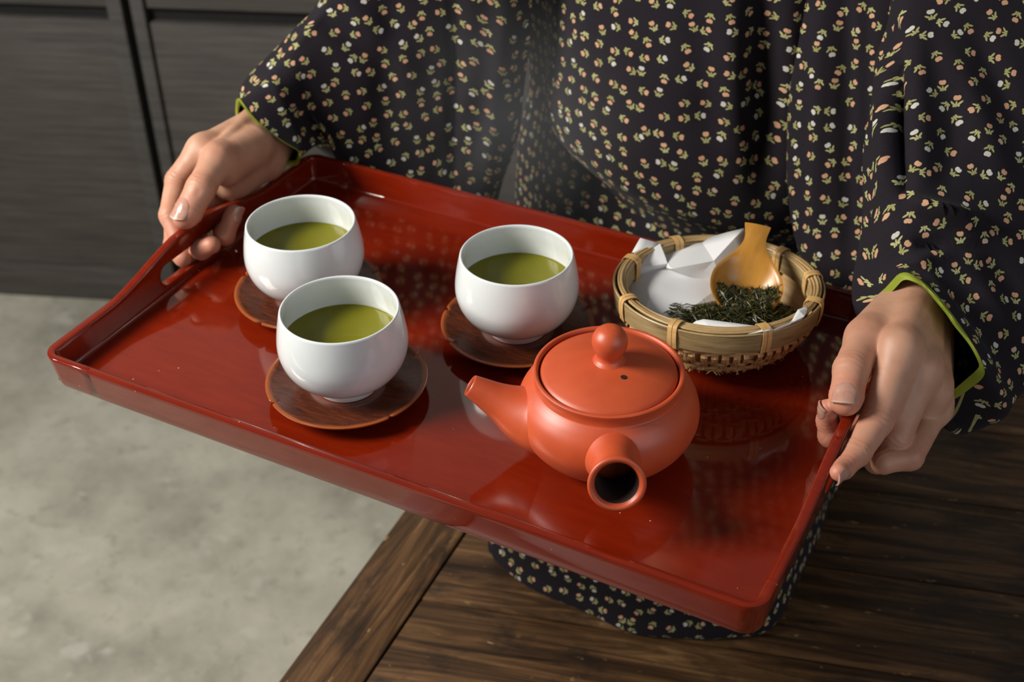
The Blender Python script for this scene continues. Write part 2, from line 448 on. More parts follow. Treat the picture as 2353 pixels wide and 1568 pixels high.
PF = -30.0
plat = thing('wooden_platform', 'raised platform of old dark worn floor boards beside the concrete floor', 'platform', (0, 0, 0))
def plank(x0, x1, y0, y1, ang, org, name='plank', th=2.6, dz=0.0):
    """board lying in the platform top: local x along the grain"""
    c, s = math.cos(ang), math.sin(ang); Mx = np.array([[c, -s, 0], [s, c, 0], [0, 0, 1]])
    bm = bmesh.new(); vv, ff = box(x0, x1, y0, y1, PF - th + dz, PF + dz)
    vs = [bm.verts.new(p) for p in vv]
    for q in ff: bm.faces.new([vs[i] for i in q])
    bmesh.ops.recalc_face_normals(bm, faces=bm.faces)
    bmesh.ops.bevel(bm, geom=list(bm.edges), offset=.13, segments=2, profile=.6, affect='EDGES')
    bm.verts.index_update(); P = np.array([q.co[:] for q in bm.verts]); F = [[q.index for q in g.verts] for g in bm.faces]; bm.free()
    uvs = np.stack([P[:, 0] * U, (P[:, 1] + P[:, 2]) * U], 1)
    Q = P @ Mx.T + np.array([org[0], org[1], 0])
    return part(name, Q, F, M['plank'], plat, uv=uvs, smooth=30)
EA = math.radians(93.6)
EO = np.array([-13.91, -11.42]); ED = np.array([math.cos(EA), math.sin(EA)])
plank(-60, 112, -6.3, 0, EA, EO, 'edge_plank')
PA = math.radians(15.3)
ca, sa = math.cos(PA), math.sin(PA)
P0 = EO + np.array([6.35, 0.4])
# seams every 10.9 units across the grain; one passes through (-8, 1.7)
base = np.array([-7.97, 1.67])
for k in range(-9, 8):
    # start of each board on the inner side of the edge plank
    o = base + np.array([-sa, ca]) * (10.93 * k)
    # slide along the grain to the edge plank's inner line
    n2 = np.array([-ED[1], ED[0]]); q = EO - n2 * 6.36
    tt = ((q - o) @ n2) / (np.array([ca, sa]) @ n2)
    o2 = o + np.array([ca, sa]) * (tt + .16)
    sk = -10.93 * math.tan(EA - PA - math.pi / 2)
    # board ends follow the slightly oblique edge
    L = 190
    vv = np.array([[0, 0], [L, 0], [L, 10.72], [sk, 10.72]])
    P = []; uvs = []
    dz = float(rng.uniform(-.06, .06))
    bm = bmesh.new()
    lo = [bm.verts.new((a, b, PF - 2.6)) for a, b in vv]; hi = [bm.verts.new((a, b, PF + dz)) for a, b in vv]
    bm.faces.new(hi); bm.faces.new(lo[::-1])
    for i in range(4): bm.faces.new([lo[i], lo[(i + 1) % 4], hi[(i + 1) % 4], hi[i]])
    bmesh.ops.recalc_face_normals(bm, faces=bm.faces)
    bmesh.ops.bevel(bm, geom=list(bm.edges), offset=.16, segments=2, profile=.6, affect='EDGES')
    bm.verts.index_update(); Pn = np.array([q_.co[:] for q_ in bm.verts]); F = [[q_.index for q_ in g.verts] for g in bm.faces]; bm.free()
    uvs = np.stack([Pn[:, 0] * U, (Pn[:, 1] + Pn[:, 2]) * U], 1)
    Q = np.stack([o2[0] + Pn[:, 0] * ca - Pn[:, 1] * sa, o2[1] + Pn[:, 0] * sa + Pn[:, 1] * ca, Pn[:, 2]], 1)
    part('plank', Q, F, M['plank'], plat, uv=uvs, smooth=30)
# fascia board under the edge plank, down to the concrete
bev = [(-58, 0), (148, 0)]
vv = np.array([(t_, y_, z_) for t_ in (-58, 110) for y_ in (-3.2, -.5) for z_ in (FL, PF - 2.62)])
c, s = math.cos(EA), math.sin(EA)
Q = np.stack([EO[0] + vv[:, 0] * c - vv[:, 1] * s, EO[1] + vv[:, 0] * s + vv[:, 1] * c, vv[:, 2]], 1)
part('fascia_board', Q, box(0, 1, 0, 1, 0, 1)[1], M['plank'], plat, smooth=0, uv=np.stack([vv[:, 0] * U, vv[:, 2] * U], 1))

# ------------------------------------------------------------------ tray
tray = thing('serving_tray', 'large glossy red lacquer tray with raised handles held in both hands', 'tray', (0, 0, -0.6))
TZ = 0.6                           # local z of the tray floor
HT = 2.05
def rim_top(y, side):
    if not side: return HT
    d = abs(y - .4); q = min(max((9.8 - d) / 9.3, 0), 1)
    return HT + 1.62 * q * q * (3 - 2 * q)
def rrect(x0, x1, y0, y1, r, ncor=9, nx=24, ny=90):
    """counter-clockwise from the middle of the front edge"""
    pts = []
    def seg(a, b, n): return [np.array(a) + (np.array(b) - np.array(a)) * t for t in np.linspace(0, 1, n, endpoint=False)]
    def arc(cx, cy, a0): return [np.array([cx + r * math.cos(a0 + t), cy + r * math.sin(a0 + t)]) for t in np.linspace(0, math.pi / 2, ncor, endpoint=False)]
    xm = (x0 + x1) / 2
    pts += seg((xm, y0), (x1 - r, y0), nx); pts += arc(x1 - r, y0 + r, -math.pi / 2)
    pts += seg((x1, y0 + r), (x1, y1 - r), ny); pts += arc(x1 - r, y1 - r, 0)
    pts += seg((x1 - r, y1), (x0 + r, y1), 2 * nx); pts += arc(x0 + r, y1 - r, math.pi / 2)
    pts += seg((x0, y1 - r), (x0, y0 + r), ny); pts += arc(x0 + r, y0 + r, math.pi)
    pts += seg((x0 + r, y0), (xm, y0), nx)
    return np.array(pts)
OB = rrect(-25.9, 25.25, -15.45, 16.0, 1.25); OT = rrect(-26.15, 25.5, -15.8, 16.4, 1.35)
IB = rrect(-25.25, 24.6, -14.8, 15.45, .35); IT = rrect(-25.45, 24.8, -15.22, 15.85, .5)
NP = len(OB)
rings = []
for i in range(NP):
    ob, ot, ib, it = OB[i], OT[i], IB[i], IT[i]
    side = abs(ot[0] + .3) > 23.5
    yy = ot[1]; zt = rim_top(yy, side); k = (zt + TZ) / (HT + TZ)
    o = lambda a, b, t: a + (b - a) * t
    kk = k
    ring = [(*o(ob, ib, .35), -TZ), (*o(ob, ib, .08), -TZ + .03), (*o(ob, ot, .06), -TZ + .25)]
    for t in (.3, .6, .85): ring.append((*o(ob, ot, t), -TZ + t * (zt + TZ - .12)))
    top_o, top_i = o(ob, ot, 1.0), it
    for a in np.linspace(0, math.pi, 8):
        t = .5 - .5 * math.cos(a); p = o(top_o, top_i, t)
        ring.append((p[0], p[1], zt - .14 + .14 * math.sin(a) ** .6 - .04 * t))
    for t in (.85, .6, .35, .15): ring.append((*o(ib, it, t), t * (zt - .15)))
    ring.append((*o(ib, it, .03) , .09)); ring.append((*(ib + nrm(ib - ob) * .10), .012)); ring.append((*(ib + nrm(ib - ob) * .25), -.02)); ring.append((*(ib + nrm(ib - ob) * .2), -.4))
    rings.append(ring)
R_ = np.array(rings) + np.array([0, 0, TZ]); NR = R_.shape[1]
# split the loop into front wall, right handle wall (with corners), back wall, left handle wall
c0 = 24 + 12; c1 = 24 + 9 + 90 + 9 + 3; c2 = c1 + 48 - 6; c3 = c2 + 9 + 90 + 9 + 6
def wall_piece(name, idx):
    P = R_[idx].reshape(-1, 3); n = len(idx)
    F = [tuple(q[::-1]) for q in grid_faces(n, NR, False, True)]
    F.append(tuple(range(NR))); F.append(tuple((n - 1) * NR + k for k in range(NR))[::-1])
    return part(name, P, F, M['lacquer'], tray, smooth=40)
front = wall_piece('front_wall', [i % NP for i in range(c3, NP + c0 + 1)])
hr = wall_piece('handle_wall', list(range(c0, c1 + 1)))
back = wall_piece('back_wall', list(range(c1, c2 + 1)))
hl = wall_piece('handle_wall', list(range(c2, c3 + 1)))
# hand holes cut through the two handle walls
def cut_hole(o, xc):
    ya, yb, za, zb = -4.1, 4.9, .55 + TZ, 2.2 + TZ
    r = (zb - za) / 2; pr = []
    for a in np.linspace(-math.pi / 2, math.pi / 2, 13): pr.append((yb - r + r * math.cos(a), (za + zb) / 2 + r * math.sin(a)))
    for a in np.linspace(math.pi / 2, 3 * math.pi / 2, 13): pr.append((ya + r + r * math.cos(a), (za + zb) / 2 + r * math.sin(a)))
    n = len(pr); V = [(xc - 2, y, z) for y, z in pr] + [(xc + 2, y, z) for y, z in pr]
    F = [tuple(range(n))[::-1], tuple(range(n, 2 * n))] + [(i, (i + 1) % n, n + (i + 1) % n, n + i) for i in range(n)]
    me = new_mesh('hole_cutter', V, F, smooth=0)
    bm = bmesh.new(); bm.from_mesh(me); bmesh.ops.recalc_face_normals(bm, faces=bm.faces); bm.to_mesh(me); bm.free()
    bm = bmesh.new(); bm.from_mesh(o.data); bmesh.ops.recalc_face_normals(bm, faces=bm.faces); bm.to_mesh(o.data); bm.free()
    co = put('hole_cutter', me, tray)
    md = o.modifiers.new('hole', 'BOOLEAN'); md.operation = 'DIFFERENCE'; md.object = co; md.solver = 'EXACT'
    b = o.modifiers.new('edge', 'BEVEL'); b.width = .07 * U; b.segments = 2; b.limit_method = 'ANGLE'; b.angle_limit = math.radians(50); b.harden_normals = True
    dg = bpy.context.evaluated_depsgraph_get(); dg.update()
    me2 = bpy.data.meshes.new_from_object(o.evaluated_get(dg)); o.modifiers.clear(); o.data = me2
    me2.shade_smooth(); me2.set_sharp_from_angle(angle=math.radians(38))
    bpy.data.objects.remove(co)
cut_hole(hr, 25.1); cut_hole(hl, -25.7)
v, f = box(-25.6, 24.95, -15.15, 15.75, .12, TZ)
part('tray_floor', v, f, M['lacquer'], tray, smooth=0)

# ------------------------------------------------------------------ saucers, cups, tea
CUPS = [(-15.07, .21), (-6.56, -7.60), (.70, 3.30)]
NOTCH = [[-172, -96, -24, 52, 118], [-122.7, -24.4, 55.3, 126, -190], [-126.4, 45.2, -48, 118, 190]]
def saucer(loc, notches, label):
    prof = dense([(0, .62), (1.6, .62), (2.3, .62), (2.55, .70), (2.75, .78), (3.6, .86), (4.5, 1.0), (5.0, 1.12)], 3).tolist()
    prof += [(5.22, 1.20), (5.36, 1.23), (5.44, 1.18), (5.42, 1.08)]
    prof += dense([(5.42, 1.08), (5.0, .84), (4.2, .55), (3.3, .33), (2.9, .22), (2.8, .02), (2.5, 0.0), (2.2, .02), (2.1, .25), (1.2, .3), (0, .3)], 3)[1:].tolist()
    pr = np.array(prof)[1:-1]; seg = 240
    v, f = lathe(pr[::-1], seg); v = np.array(v)
    r = np.hypot(v[:, 0], v[:, 1]); a = np.degrees(np.arctan2(v[:, 1], v[:, 0]))
    for n in notches:
        d = (a - n + 180) % 360 - 180
        w = np.exp(-(d / 1.5) ** 2) * np.clip((r - 4.85) / .4, 0, 1)
        v[:, 0] *= 1 - w * .055; v[:, 1] *= 1 - w * .055; v[:, 2] -= w * .16 * (v[:, 2] > .7)
    n = len(pr)
    f = list(f) + [tuple(k * n for k in range(seg)), tuple(k * n + n - 1 for k in range(seg))[::-1]]
    o = part('saucer', v, f, M['saucer'], None, loc, smooth=50)
    tag(o, label, 'saucer', 'wooden saucers under the teacups')
saucer((*CUPS[0], 0), NOTCH[0], 'dark wooden saucer half hidden behind the front teacup, close to the gripped handle hole')
saucer((*CUPS[1], 0), NOTCH[1], 'dark wooden saucer with notched rim nearest the tray front edge')
saucer((*CUPS[2], 0), NOTCH[2], 'dark wooden saucer in deep shade between teapot spout and bamboo basket')

out = dense([(2.1, 0), (2.16, .25), (2.2, .5), (2.42, .72), (3.05, 1.08), (3.62, 1.6), (4.05, 2.3), (4.28, 3.1), (4.31, 3.8), (4.22, 4.6), (4.08, 5.4), (3.95, 5.98)], 4).tolist()
lip = [(3.93 + .0, 6.07), (3.89, 6.13), (3.83, 6.155), (3.77, 6.13), (3.73, 6.07)]
inn = dense([(3.73, 6.07), (3.80, 5.3), (3.92, 4.5), (3.98, 3.7), (3.9, 2.9), (3.5, 1.9), (2.6, 1.2), (1.4, .9), (.02, .85)], 4).tolist()
bot = [(.02, .3), (1.6, .3), (1.75, .22), (1.8, .05), (1.9, 0), (2.1, 0)]
v, f = lathe(bot[:-1] + out + lip + inn[1:], 128)
cup_me = new_mesh('teacup', v, f, M['porcelain'], smooth=50)
TL = 3.72
tv, tf = lathe([(.02, 1.3), (2.4, 1.4), (3.4, 2.1), (3.84, 2.9), (3.915, TL - .12), (3.93, TL + .02), (3.88, TL - .02), (3.78, TL - .04), (2.5, TL - .045), (1.2, TL - .045), (.02, TL - .045)], 96)
tea_me = new_mesh('green_tea', tv, tf, M['tea'], smooth=60)
CL = ['white porcelain teacup partly hidden behind the front one, close to the gripped handle hole', 'white porcelain teacup nearest the tray front edge, overlapping the one behind',
      'white porcelain teacup standing alone between the teapot and the other two cups']
TLb = ['green tea in the cup partly hidden behind the front teacup', 'green tea in the front teacup that overlaps another cup', 'green tea in the lone teacup beside the teapot']
for i, (x, y) in enumerate(CUPS):
    tag(put('teacup', cup_me, None, (x, y, .66)), CL[i], 'teacup', 'white teacups on the tray')
    tag(put('green_tea', tea_me, None, (x, y, .66)), TLb[i], 'tea', 'green tea in the cups')

# ------------------------------------------------------------------ teapot
PX, PY = 11.41, -4.96
pot = thing('teapot', 'red clay side-handled teapot with a round knob on its lid', 'teapot', (PX, PY, 0))
body_o = dense([(3.3, .05), (3.5, .12), (4.3, .75), (5.15, 1.9), (5.62, 3.1), (5.72, 4.1), (5.52, 5.2), (5.12, 6.0), (4.78, 6.45), (4.62, 6.62)], 5).tolist()
rimp = [(4.60, 6.72), (4.58, 6.95), (4.60, 7.25), (4.66, 7.45), (4.66, 7.58), (4.58, 7.66), (4.46, 7.66), (4.38, 7.58), (4.34, 7.4), (4.30, 7.0), (4.0, 6.95)]
inp = dense([(4.0, 6.95), (4.3, 6.4), (5.2, 5.0), (5.4, 4.0), (5.2, 2.6), (4.2, 1.0), (2.5, .5), (.03, .45)], 3)[1:].tolist()
ZS = .81
def zs(pr): return [(r, z * ZS) for r, z in pr]
v, f = lathe(zs([(.03, .02), (2.9, .02)] + body_o + rimp + inp), 128)
part('pot_body', v, f, M['clay'], pot, smooth=40)
lidp = dense([(4.22, 7.22), (4.23, 7.36), (4.14, 7.50), (3.9, 7.68), (3.2, 8.02), (2.3, 8.32), (1.4, 8.50), (.6, 8.56), (.03, 8.57)], 5).tolist()
lidb = [(.03, 7.0), (3.8, 6.98), (4.1, 7.1)]
v, f = lathe(zs(lidb + lidp), 128)
lid = part('lid', v, f, M['clay'], pot, smooth=50)
kp = dense([(1.02, 8.12), (.86, 8.26), (.78, 8.42), (.80, 8.62), (.93, 8.9), (1.06, 9.25), (1.10, 9.6), (1.0, 10.0), (.72, 10.36), (.36, 10.54), (.02, 10.58)], 5)
v, f = lathe([(r, z - 8.12 * (1 - ZS) + .34) for r, z in kp], 64); part('lid_knob', v, f, M['clay'], lid, smooth=80)
vz = 7.6
for _ in range(6):
    vh = upz(1433, 867, vz) - np.array([PX, PY, 0]); vz = float(np.interp(math.hypot(vh[0], vh[1]), [p[0] for p in lidp[::-1]], [p[1] * ZS for p in lidp[::-1]]))
v, f = lathe([(.02, -.2), (.19, -.2), (.19, .02), (.17, .035), (.13, .03), (.02, .025)], 24)
v = np.array(v) + np.array([vh[0], vh[1], vz])
vho = part('vent_hole_shade', v, f, M['clay_shade'], lid, smooth=40)  # solid dark plug on the lid, coloured as the shade in the vent
# spout and handle: horns leaving the body
def horn(name, pts, rads, mat, inner, seg=40, ell=None):
    path = catmull(pts, 40); rr = catmull(np.array(rads)[:, None], 40)[:, 0]
    n = len(path); V = []
    el = np.ones(n) if ell is None else catmull(np.array(ell)[:, None], n)[:, 0]
    def ring(c, t, r, e):
        t = nrm(t); s = nrm(np.cross((0, 0, 1), t)); q = np.cross(t, s)
        return [c + r * (math.cos(a) * s * e + math.sin(a) * q) for a in np.linspace(0, 2 * np.pi, seg, endpoint=False)]
    for i in range(n):
        V += ring(path[i], path[min(i + 1, n - 1)] - path[max(i - 1, 0)], rr[i], el[i])
    t = nrm(path[-1] - path[-2]); e = path[-1]; R = rr[-1]; k = n
    for dr, dt in ((-.02, .07), (-.10, .12), (-inner * .6, .12), (-inner, .05), (-inner - .03, -.1)):
        V += ring(e + t * dt, t, R + dr, 1); k += 1
    for j in range(14):
        i = n - 2 - int(j * (n - 8) / 14)
        V += ring(path[i], path[i + 1] - path[i - 1], max(rr[i] - inner - .05, .2), el[i]); k += 1
    F = grid_faces(k, seg, False, True); F.append(tuple((k - 1) * seg + q for q in range(seg)))
    return V, F
sd = nrm([-7.28, -3.8, 0])
tip = upz(1083, 887, 5.0) - np.array([PX, PY, 0])
sb = nrm([-6.3, -4.9, 0])
sp = [sb * 2.9 + np.array([0, 0, 2.95]), nrm(sb + .25 * sd) * 4.2 + np.array([0, 0, 2.98]), nrm(sb + sd) * 5.4 + np.array([0, 0, 3.25]), nrm(.25 * sb + sd) * 6.8 + np.array([0, 0, 3.98]), tip]
V, F = horn('spout', sp, [2.6, 2.3, 1.82, 1.18, .72], M['clay'], .15, ell=[1.15, 1.12, 1.06, 1, 1])
spo = part('spout', V, F, M['clay'], pot, smooth=60)
ha = math.radians(-62.2); hd = np.array([math.cos(ha), math.sin(ha), 0])
hp = [hd * 4.3 + np.array([0, 0, 3.3]), hd * 5.2 + np.array([0, 0, 3.5]), hd * 6.2 + np.array([0, 0, 3.78]), hd * 7.3 + np.array([0, 0, 4.1]), hd * 8.55 + np.array([0, 0, 4.5])]
V, F = horn('side_handle', hp, [1.95, 1.75, 1.40, 1.40, 1.70], M['clay'], .34)
sho = part('side_handle', V, F, M['clay'], pot, smooth=60)
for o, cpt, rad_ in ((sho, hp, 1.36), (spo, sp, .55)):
    o.data.materials.append(M['clay_shade']); nf = len(o.data.polygons)  # inner faces get the clay with shade painted in
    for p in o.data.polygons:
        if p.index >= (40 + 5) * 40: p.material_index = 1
dsk = np.array([hp[2] + np.array([0, 0, .1])])

# ------------------------------------------------------------------ bamboo basket
BK = np.array([13.45, 8.85, .46])
bask = thing('bamboo_basket', 'round woven bamboo basket holding paper and tea leaves', 'basket', BK)
rax = Vector((.885, .466, 0)).normalized()
bask.rotation_mode = 'QUATERNION'; bask.rotation_quaternion = Matrix.Rotation(math.radians(-5.0), 3, rax).to_quaternion()
BR, BZ = 7.15, 4.3
def ring_band(r0, r1, z0, z1, seg=120, w0=0, lean=0):
    pr = [(r0, z0), (r1, z0 + .03), (r1 + lean, z1 - .06), (r1 + lean - .05, z1), (r0 + lean + .05, z1), (r0 + lean, z1 - .05)]
    v, f = lathe(pr, seg, True); return np.array(v), f
v, f = ring_band(BR - .20, BR - .02, BZ - 1.45, BZ, lean=.12); part('outer_hoop', v, f, M['band'], bask)
v, f = ring_band(BR - .95, BR - .80, BZ - 1.3, BZ - .12, lean=.1); part('inner_hoop', v, f, M['band'], bask)
for k, (r, z, rd) in enumerate([(BR - .28, BZ + .02, .11), (BR - .46, BZ + .06, .12), (BR - .64, BZ + .03, .11), (BR - .80, BZ - .02, .10)]):
    th = np.linspace(0, 2 * np.pi, 90, endpoint=False)
    P = np.stack([(r + .04 * np.sin(3 * th + k)) * np.cos(th), (r + .04 * np.sin(3 * th + k)) * np.sin(th), z + .05 * np.sin(2 * th + 1.3 * k)], 1)
    v, _ = tube(P, rd, 7, cap=False); v = np.array(v)
    for kk in (0, len(P) - 1):      # close the loop cleanly
        t_ = P[(kk + 1) % len(P)] - P[kk - 1]; t_, s_, q_ = frame_of(t_)
        for a in range(7): v[kk * 7 + a] = P[kk] + rd * (np.cos(2 * np.pi * a / 7) * s_ + np.sin(2 * np.pi * a / 7) * q_)
    part('rim_strand', v, grid_faces(len(P), 7, True, True), M['strand'], bask, smooth=80)
# double ties round the rim
cr, cf = np.array([.885, .466]), np.array([-.466, .885])
tie_me = None
def tie_mesh():
    mb = MB()
    for off in (-.17, .17):
        lo = [(BR + .14, BZ - .75), (BR + .13, BZ - .1), (BR - .02, BZ + .16), (BR - .5, BZ + .24), (BR - .95, BZ + .1), (BR - 1.05, BZ - .4), (BR - 1.0, BZ - 1.45), (BR - .6, BZ - 1.62), (BR - .05, BZ - 1.58), (BR + .05, BZ - 1.3)]
        P = catmull([(a, off, b) for a, b in lo], 40, True); n = len(P); V = []
        for i in range(n):
            t_ = nrm(P[(i + 1) % n] - P[i - 1]); nn = np.cross(t_, (0, 1, 0))
            for a, b in ((-.15, -.03), (.15, -.03), (.15, .03), (-.15, .03)): V.append(P[i] + np.array([0, a, 0]) + nn * b)
        mb.add(V, grid_faces(n, 4, True, True))
    return new_mesh('tie', mb.v, mb.f, M['tie'], smooth=40)
tie_me = tie_mesh()
def ang_px(px, py):
    d = upz(px, py, BK[2] + BZ) - BK; return math.atan2(d[1], d[0])
for px, py in [(1423, 706), (1552, 770), (1756, 780), (1886, 712), (1850, 640), (1770, 590), (1565, 553), (1440, 590)]:
    o = put('tie', tie_me, bask); o.rotation_euler = (0, 0, ang_px(px, py))
# bowl weave: upright stakes over hoop weavers
bowl = dense([(6.85, BZ - .7), (6.85, BZ - 1.4), (6.65, BZ - 2.1), (6.2, BZ - 2.9), (5.6, BZ - 3.6), (5.0, BZ - 4.05), (4.2, BZ - 4.25), (3.2, BZ - 4.28), (2.0, BZ - 4.28)], 3)
def stake_mesh(seed):
    r2 = np.random.default_rng(seed); mb = MB()
    for off in (-.17, 0, .17):
        V = []; n = len(bowl); sk = r2.uniform(-.08, .08)
        for i, (r, z) in enumerate(bowl):
            t = i / (n - 1); w = .085; wob = .05 * math.sin(i * 1.3 + off * 9 + seed) + (.10 if i % 6 < 3 else -.06)
            y = off * (1 - .5 * t) + sk * t
            for a, b in ((-w, -.03), (w, -.03), (w, .035), (-w, .035)): V.append((r + wob + b, y + a, z - (b if i > 14 else 0)))
        mb.add(V, grid_faces(n, 4, False, True) + [(0, 1, 2, 3), tuple((n - 1) * 4 + k for k in (3, 2, 1, 0))])
    return new_mesh('stake', mb.v, mb.f, M['weave'], smooth=30)
sm = [stake_mesh(k) for k in range(5)]
NS = 56
for k in range(NS):
    o = put('stake', sm[int(rng.integers(5))], bask); o.rotation_euler = (0, 0, 2 * math.pi * k / NS + rng.uniform(-.018, .018))
for j, (r, z) in enumerate([(6.8, BZ - 1.7), (6.28, BZ - 2.75), (5.9, BZ - 3.28), (5.65, BZ - 3.55), (5.35, BZ - 3.8), (5.05, BZ - 4.0)]):
    th = np.linspace(0, 2 * np.pi, NS * 4, endpoint=False); wv = .11 * np.sin(NS / 2 * th + (j % 2) * np.pi)
    V = []
    for t, w in zip(th, wv):
        for a, b in ((-.03, -.10), (.03, -.10), (.03, .10), (-.03, .10)):
            V.append(((r + w + a) * math.cos(t), (r + w + a) * math.sin(t), z + b))
    part('weaver', V, grid_faces(len(th), 4, True, True), M['weave'], bask, smooth=40)
# frayed strip ends along the lower edge
mb = MB()
for k in range(120):
    a = rng.uniform(0, 2 * np.pi); r = rng.uniform(5.1, 5.8); z = BZ - 3.95 + (r - 5.1) * .7
    d = np.array([math.cos(a), math.sin(a), 0]); t_ = np.array([-math.sin(a), math.cos(a), 0])
    p = d * (r + .1) + np.array([0, 0, z]); q = p + d * rng.uniform(.1, .4) + t_ * rng.uniform(-.4, .4) + np.array([0, 0, rng.uniform(-.25, .1)])
    w = .06
    mb.add([p - t_ * w, p + t_ * w, q + t_ * w * .5, q - t_ * w * .5, p - t_ * w - d * .03, p + t_ * w - d * .03], [(0, 1, 2, 3), (4, 3, 2, 5)])
tag(part('frayed_ends', mb.v, mb.f, M['weave'], bask, smooth=0), kind='stuff')
v, f = lathe([(.02, .16), (3.2, .16), (4.4, .22), (5.3, .65), (6.0, 1.4), (6.5, 2.4), (6.65, 3.3), (6.55, 3.3), (6.4, 2.4), (5.9, 1.45), (5.2, .72), (4.3, .3), (3.2, .24), (.02, .24)], 96)
part('woven_lining', v, f, M['weave'], bask)

# ------------------------------------------------------------------ paper sheet in the basket
def pp(px, py, y): return upy(px, py, y)
pv = {}
pts = [('A', 1428, 622, 9.3), ('B', 1471, 547, 11.6), ('C', 1516, 560, 12.2), ('D', 1523, 570, 13.8), ('E', 1609, 551, 15.0), ('F', 1709, 525, 14.6), ('G', 1724, 561, 14.4),
       ('H', 1664, 652, 11.6), ('I', 1600, 700, 8.0), ('J', 1530, 740, 5.6), ('K', 1480, 716, 5.9), ('L', 1434, 688, 7.2), ('P', 1534, 606, 11.0), ('Q', 1546, 618, 10.2), ('S', 1430, 643, 9.4), ('T', 1528, 616, 11.2), ('X', 1600, 640, 10.9), ('Y', 1640, 600, 12.0), ('Z', 1500, 668, 8.0)]
names = [p[0] for p in pts]; PV = [pp(a, b, y) for _, a, b, y in pts]
ix = {n: i for i, n in enumerate(names)}
tris = ['ABC', 'ACP', 'CDP', 'APS', 'SPT', 'PQT', 'DEQ', 'DQP', 'EYQ', 'EFY', 'FGY', 'GHY', 'YHX', 'YXQ', 'QXT', 'TXZ', 'SZL', 'STZ', 'XIZ', 'XHI', 'ZIJ', 'ZJK', 'LZK']
fc = [tuple(ix[c] for c in t) for t in tris]
def rod(px, py, y): PV.append(pp(px, py, y)); return len(PV) - 1
# turned-up front edge of the sheet, with its rolled fold
a0 = rod(1579, 752, 3.9); a1 = rod(1600, 738, 4.1); a2 = rod(1617, 734, 4.2); a3 = rod(1775, 754, 4.6); a4 = rod(1776, 758, 4.2); a5 = rod(1720, 768, 3.6); a6 = rod(1640, 770, 3.3)
fc += [(a0, a1, a6), (a1, a2, a6), (a2, a3, a6), (a3, a5, a6), (a3, a4, a5)]
b0 = rod(1816, 743, 5.6); b1 = rod(1833, 712, 6.6); b2 = rod(1857, 704, 7.6); b3 = rod(1848, 727, 6.4); fc += [(b0, b1, b3), (b1, b2, b3)]
# part of the sheet lying under the leaves
g0 = rod(1600, 745, 5.5); PV[g0] = np.array([12.2, 5.4, 2.4]); PV.append(np.array([18.6, 8.2, 2.5])); g1 = len(PV) - 1; PV.append(np.array([14.6, 12.0, 2.3])); g2 = len(PV) - 1
fc += [(ix['J'], ix['I'], g0), (ix['I'], g2, g0), (ix['I'], ix['H'], g2), (g0, g2, g1), (g0, g1, a6), (g0, a6, a0), (g1, a5, a6), (g1, b0, a4), (g1, a4, a5), (g1, b3, b0), (g1, b2, b3)]
me = new_mesh('paper_sheet', PV, fc, M['paper'], smooth=0)
bm = bmesh.new(); bm.from_mesh(me); bmesh.ops.recalc_face_normals(bm, faces=bm.faces)
bmesh.ops.subdivide_edges(bm, edges=list(bm.edges), cuts=2, use_grid_fill=True, smooth=.06)
bm.to_mesh(me); bm.free(); me.shade_smooth(); me.set_sharp_from_angle(angle=math.radians(13))
po = put('paper_sheet', me, None, (0, 0, 0)); sm_ = po.modifiers.new('thick', 'SOLIDIFY'); sm_.thickness = .05 * U; sm_.offset = 0
tag(po, 'crumpled white paper sheet standing up inside the bamboo basket', 'paper')

# ------------------------------------------------------------------ bamboo scoop
s0 = upz(1702, 728, 3.1); s1 = upy(1743, 514, 14.6)
Yd = nrm(s1 - s0); LN = np.linalg.norm(s1 - s0)
Xd = nrm(np.array([.885, .466, -.015]) - Yd * (np.array([.885, .466, -.015]) @ Yd)); Zd = np.cross(Xd, Yd)
if Zd @ (CP - s0) < 0: Zd = -Zd
SL = [0, .025, .07, .14, .24, .34, .43, .51, .59, .66, .72, .78, .84, .90, .96, 1.0]
SW = [.55, 1.0, 1.55, 2.05, 2.45, 2.55, 2.45, 2.15, 1.72, 1.3, 1.0, .82, .74, .78, .88, .93]
SB = [.02, .1, .3, .6, .9, 1.0, .92, .65, .28, .05, 0, 0, 0, 0, 0, 0]
tt = np.linspace(0, 1, 49); ww = np.interp(tt, SL, SW); dd = np.interp(tt, SL, SB)
for _ in range(2): ww[1:-1] = (ww[:-2] + 2 * ww[1:-1] + ww[2:]) / 4; dd[1:-1] = (dd[:-2] + 2 * dd[1:-1] + dd[2:]) / 4
uu = np.linspace(-1, 1, 25); top = []; botm = []
lean = .22
for t, w, d in zip(tt, ww, dd):
    c = s0 + Yd * t * LN - Xd * .35 * (1 - t) ** 2 * 0
    for u in uu:
        dep = 1.25 * d * (1 - min(abs(u) / .93, 1) ** 2.4)
        e = .1 * (1 - u * u) * (1 - min(d * 2, 1))
        zz = 1.3 * (t - .45) ** 2 * (-.5) - dep + e
        p = c + Xd * u * w + Zd * zz
        top.append(p); botm.append(p - Zd * ((.26 if abs(u) < .99 else .14) + .06 * (1 - u * u)))
n = len(tt); k = len(uu); V = top + botm; F = grid_faces(n, k); F = F + [tuple(q + n * k for q in g[::-1]) for g in grid_faces(n, k)]
bd = [(i, 0) for i in range(n)] + [(n - 1, j) for j in range(1, k)] + [(i, k - 1) for i in range(n - 2, -1, -1)] + [(0, j) for j in range(k - 2, 0, -1)]
bd = [a * k + b for a, b in bd]
for a, b in zip(bd, bd[1:] + bd[:1]): F.append((a, a + n * k, b + n * k, b))
me = new_mesh('tea_scoop', V, F, M['scoop'], smooth=50)
bm = bmesh.new(); bm.from_mesh(me); bmesh.ops.recalc_face_normals(bm, faces=bm.faces); bm.to_mesh(me); bm.free()
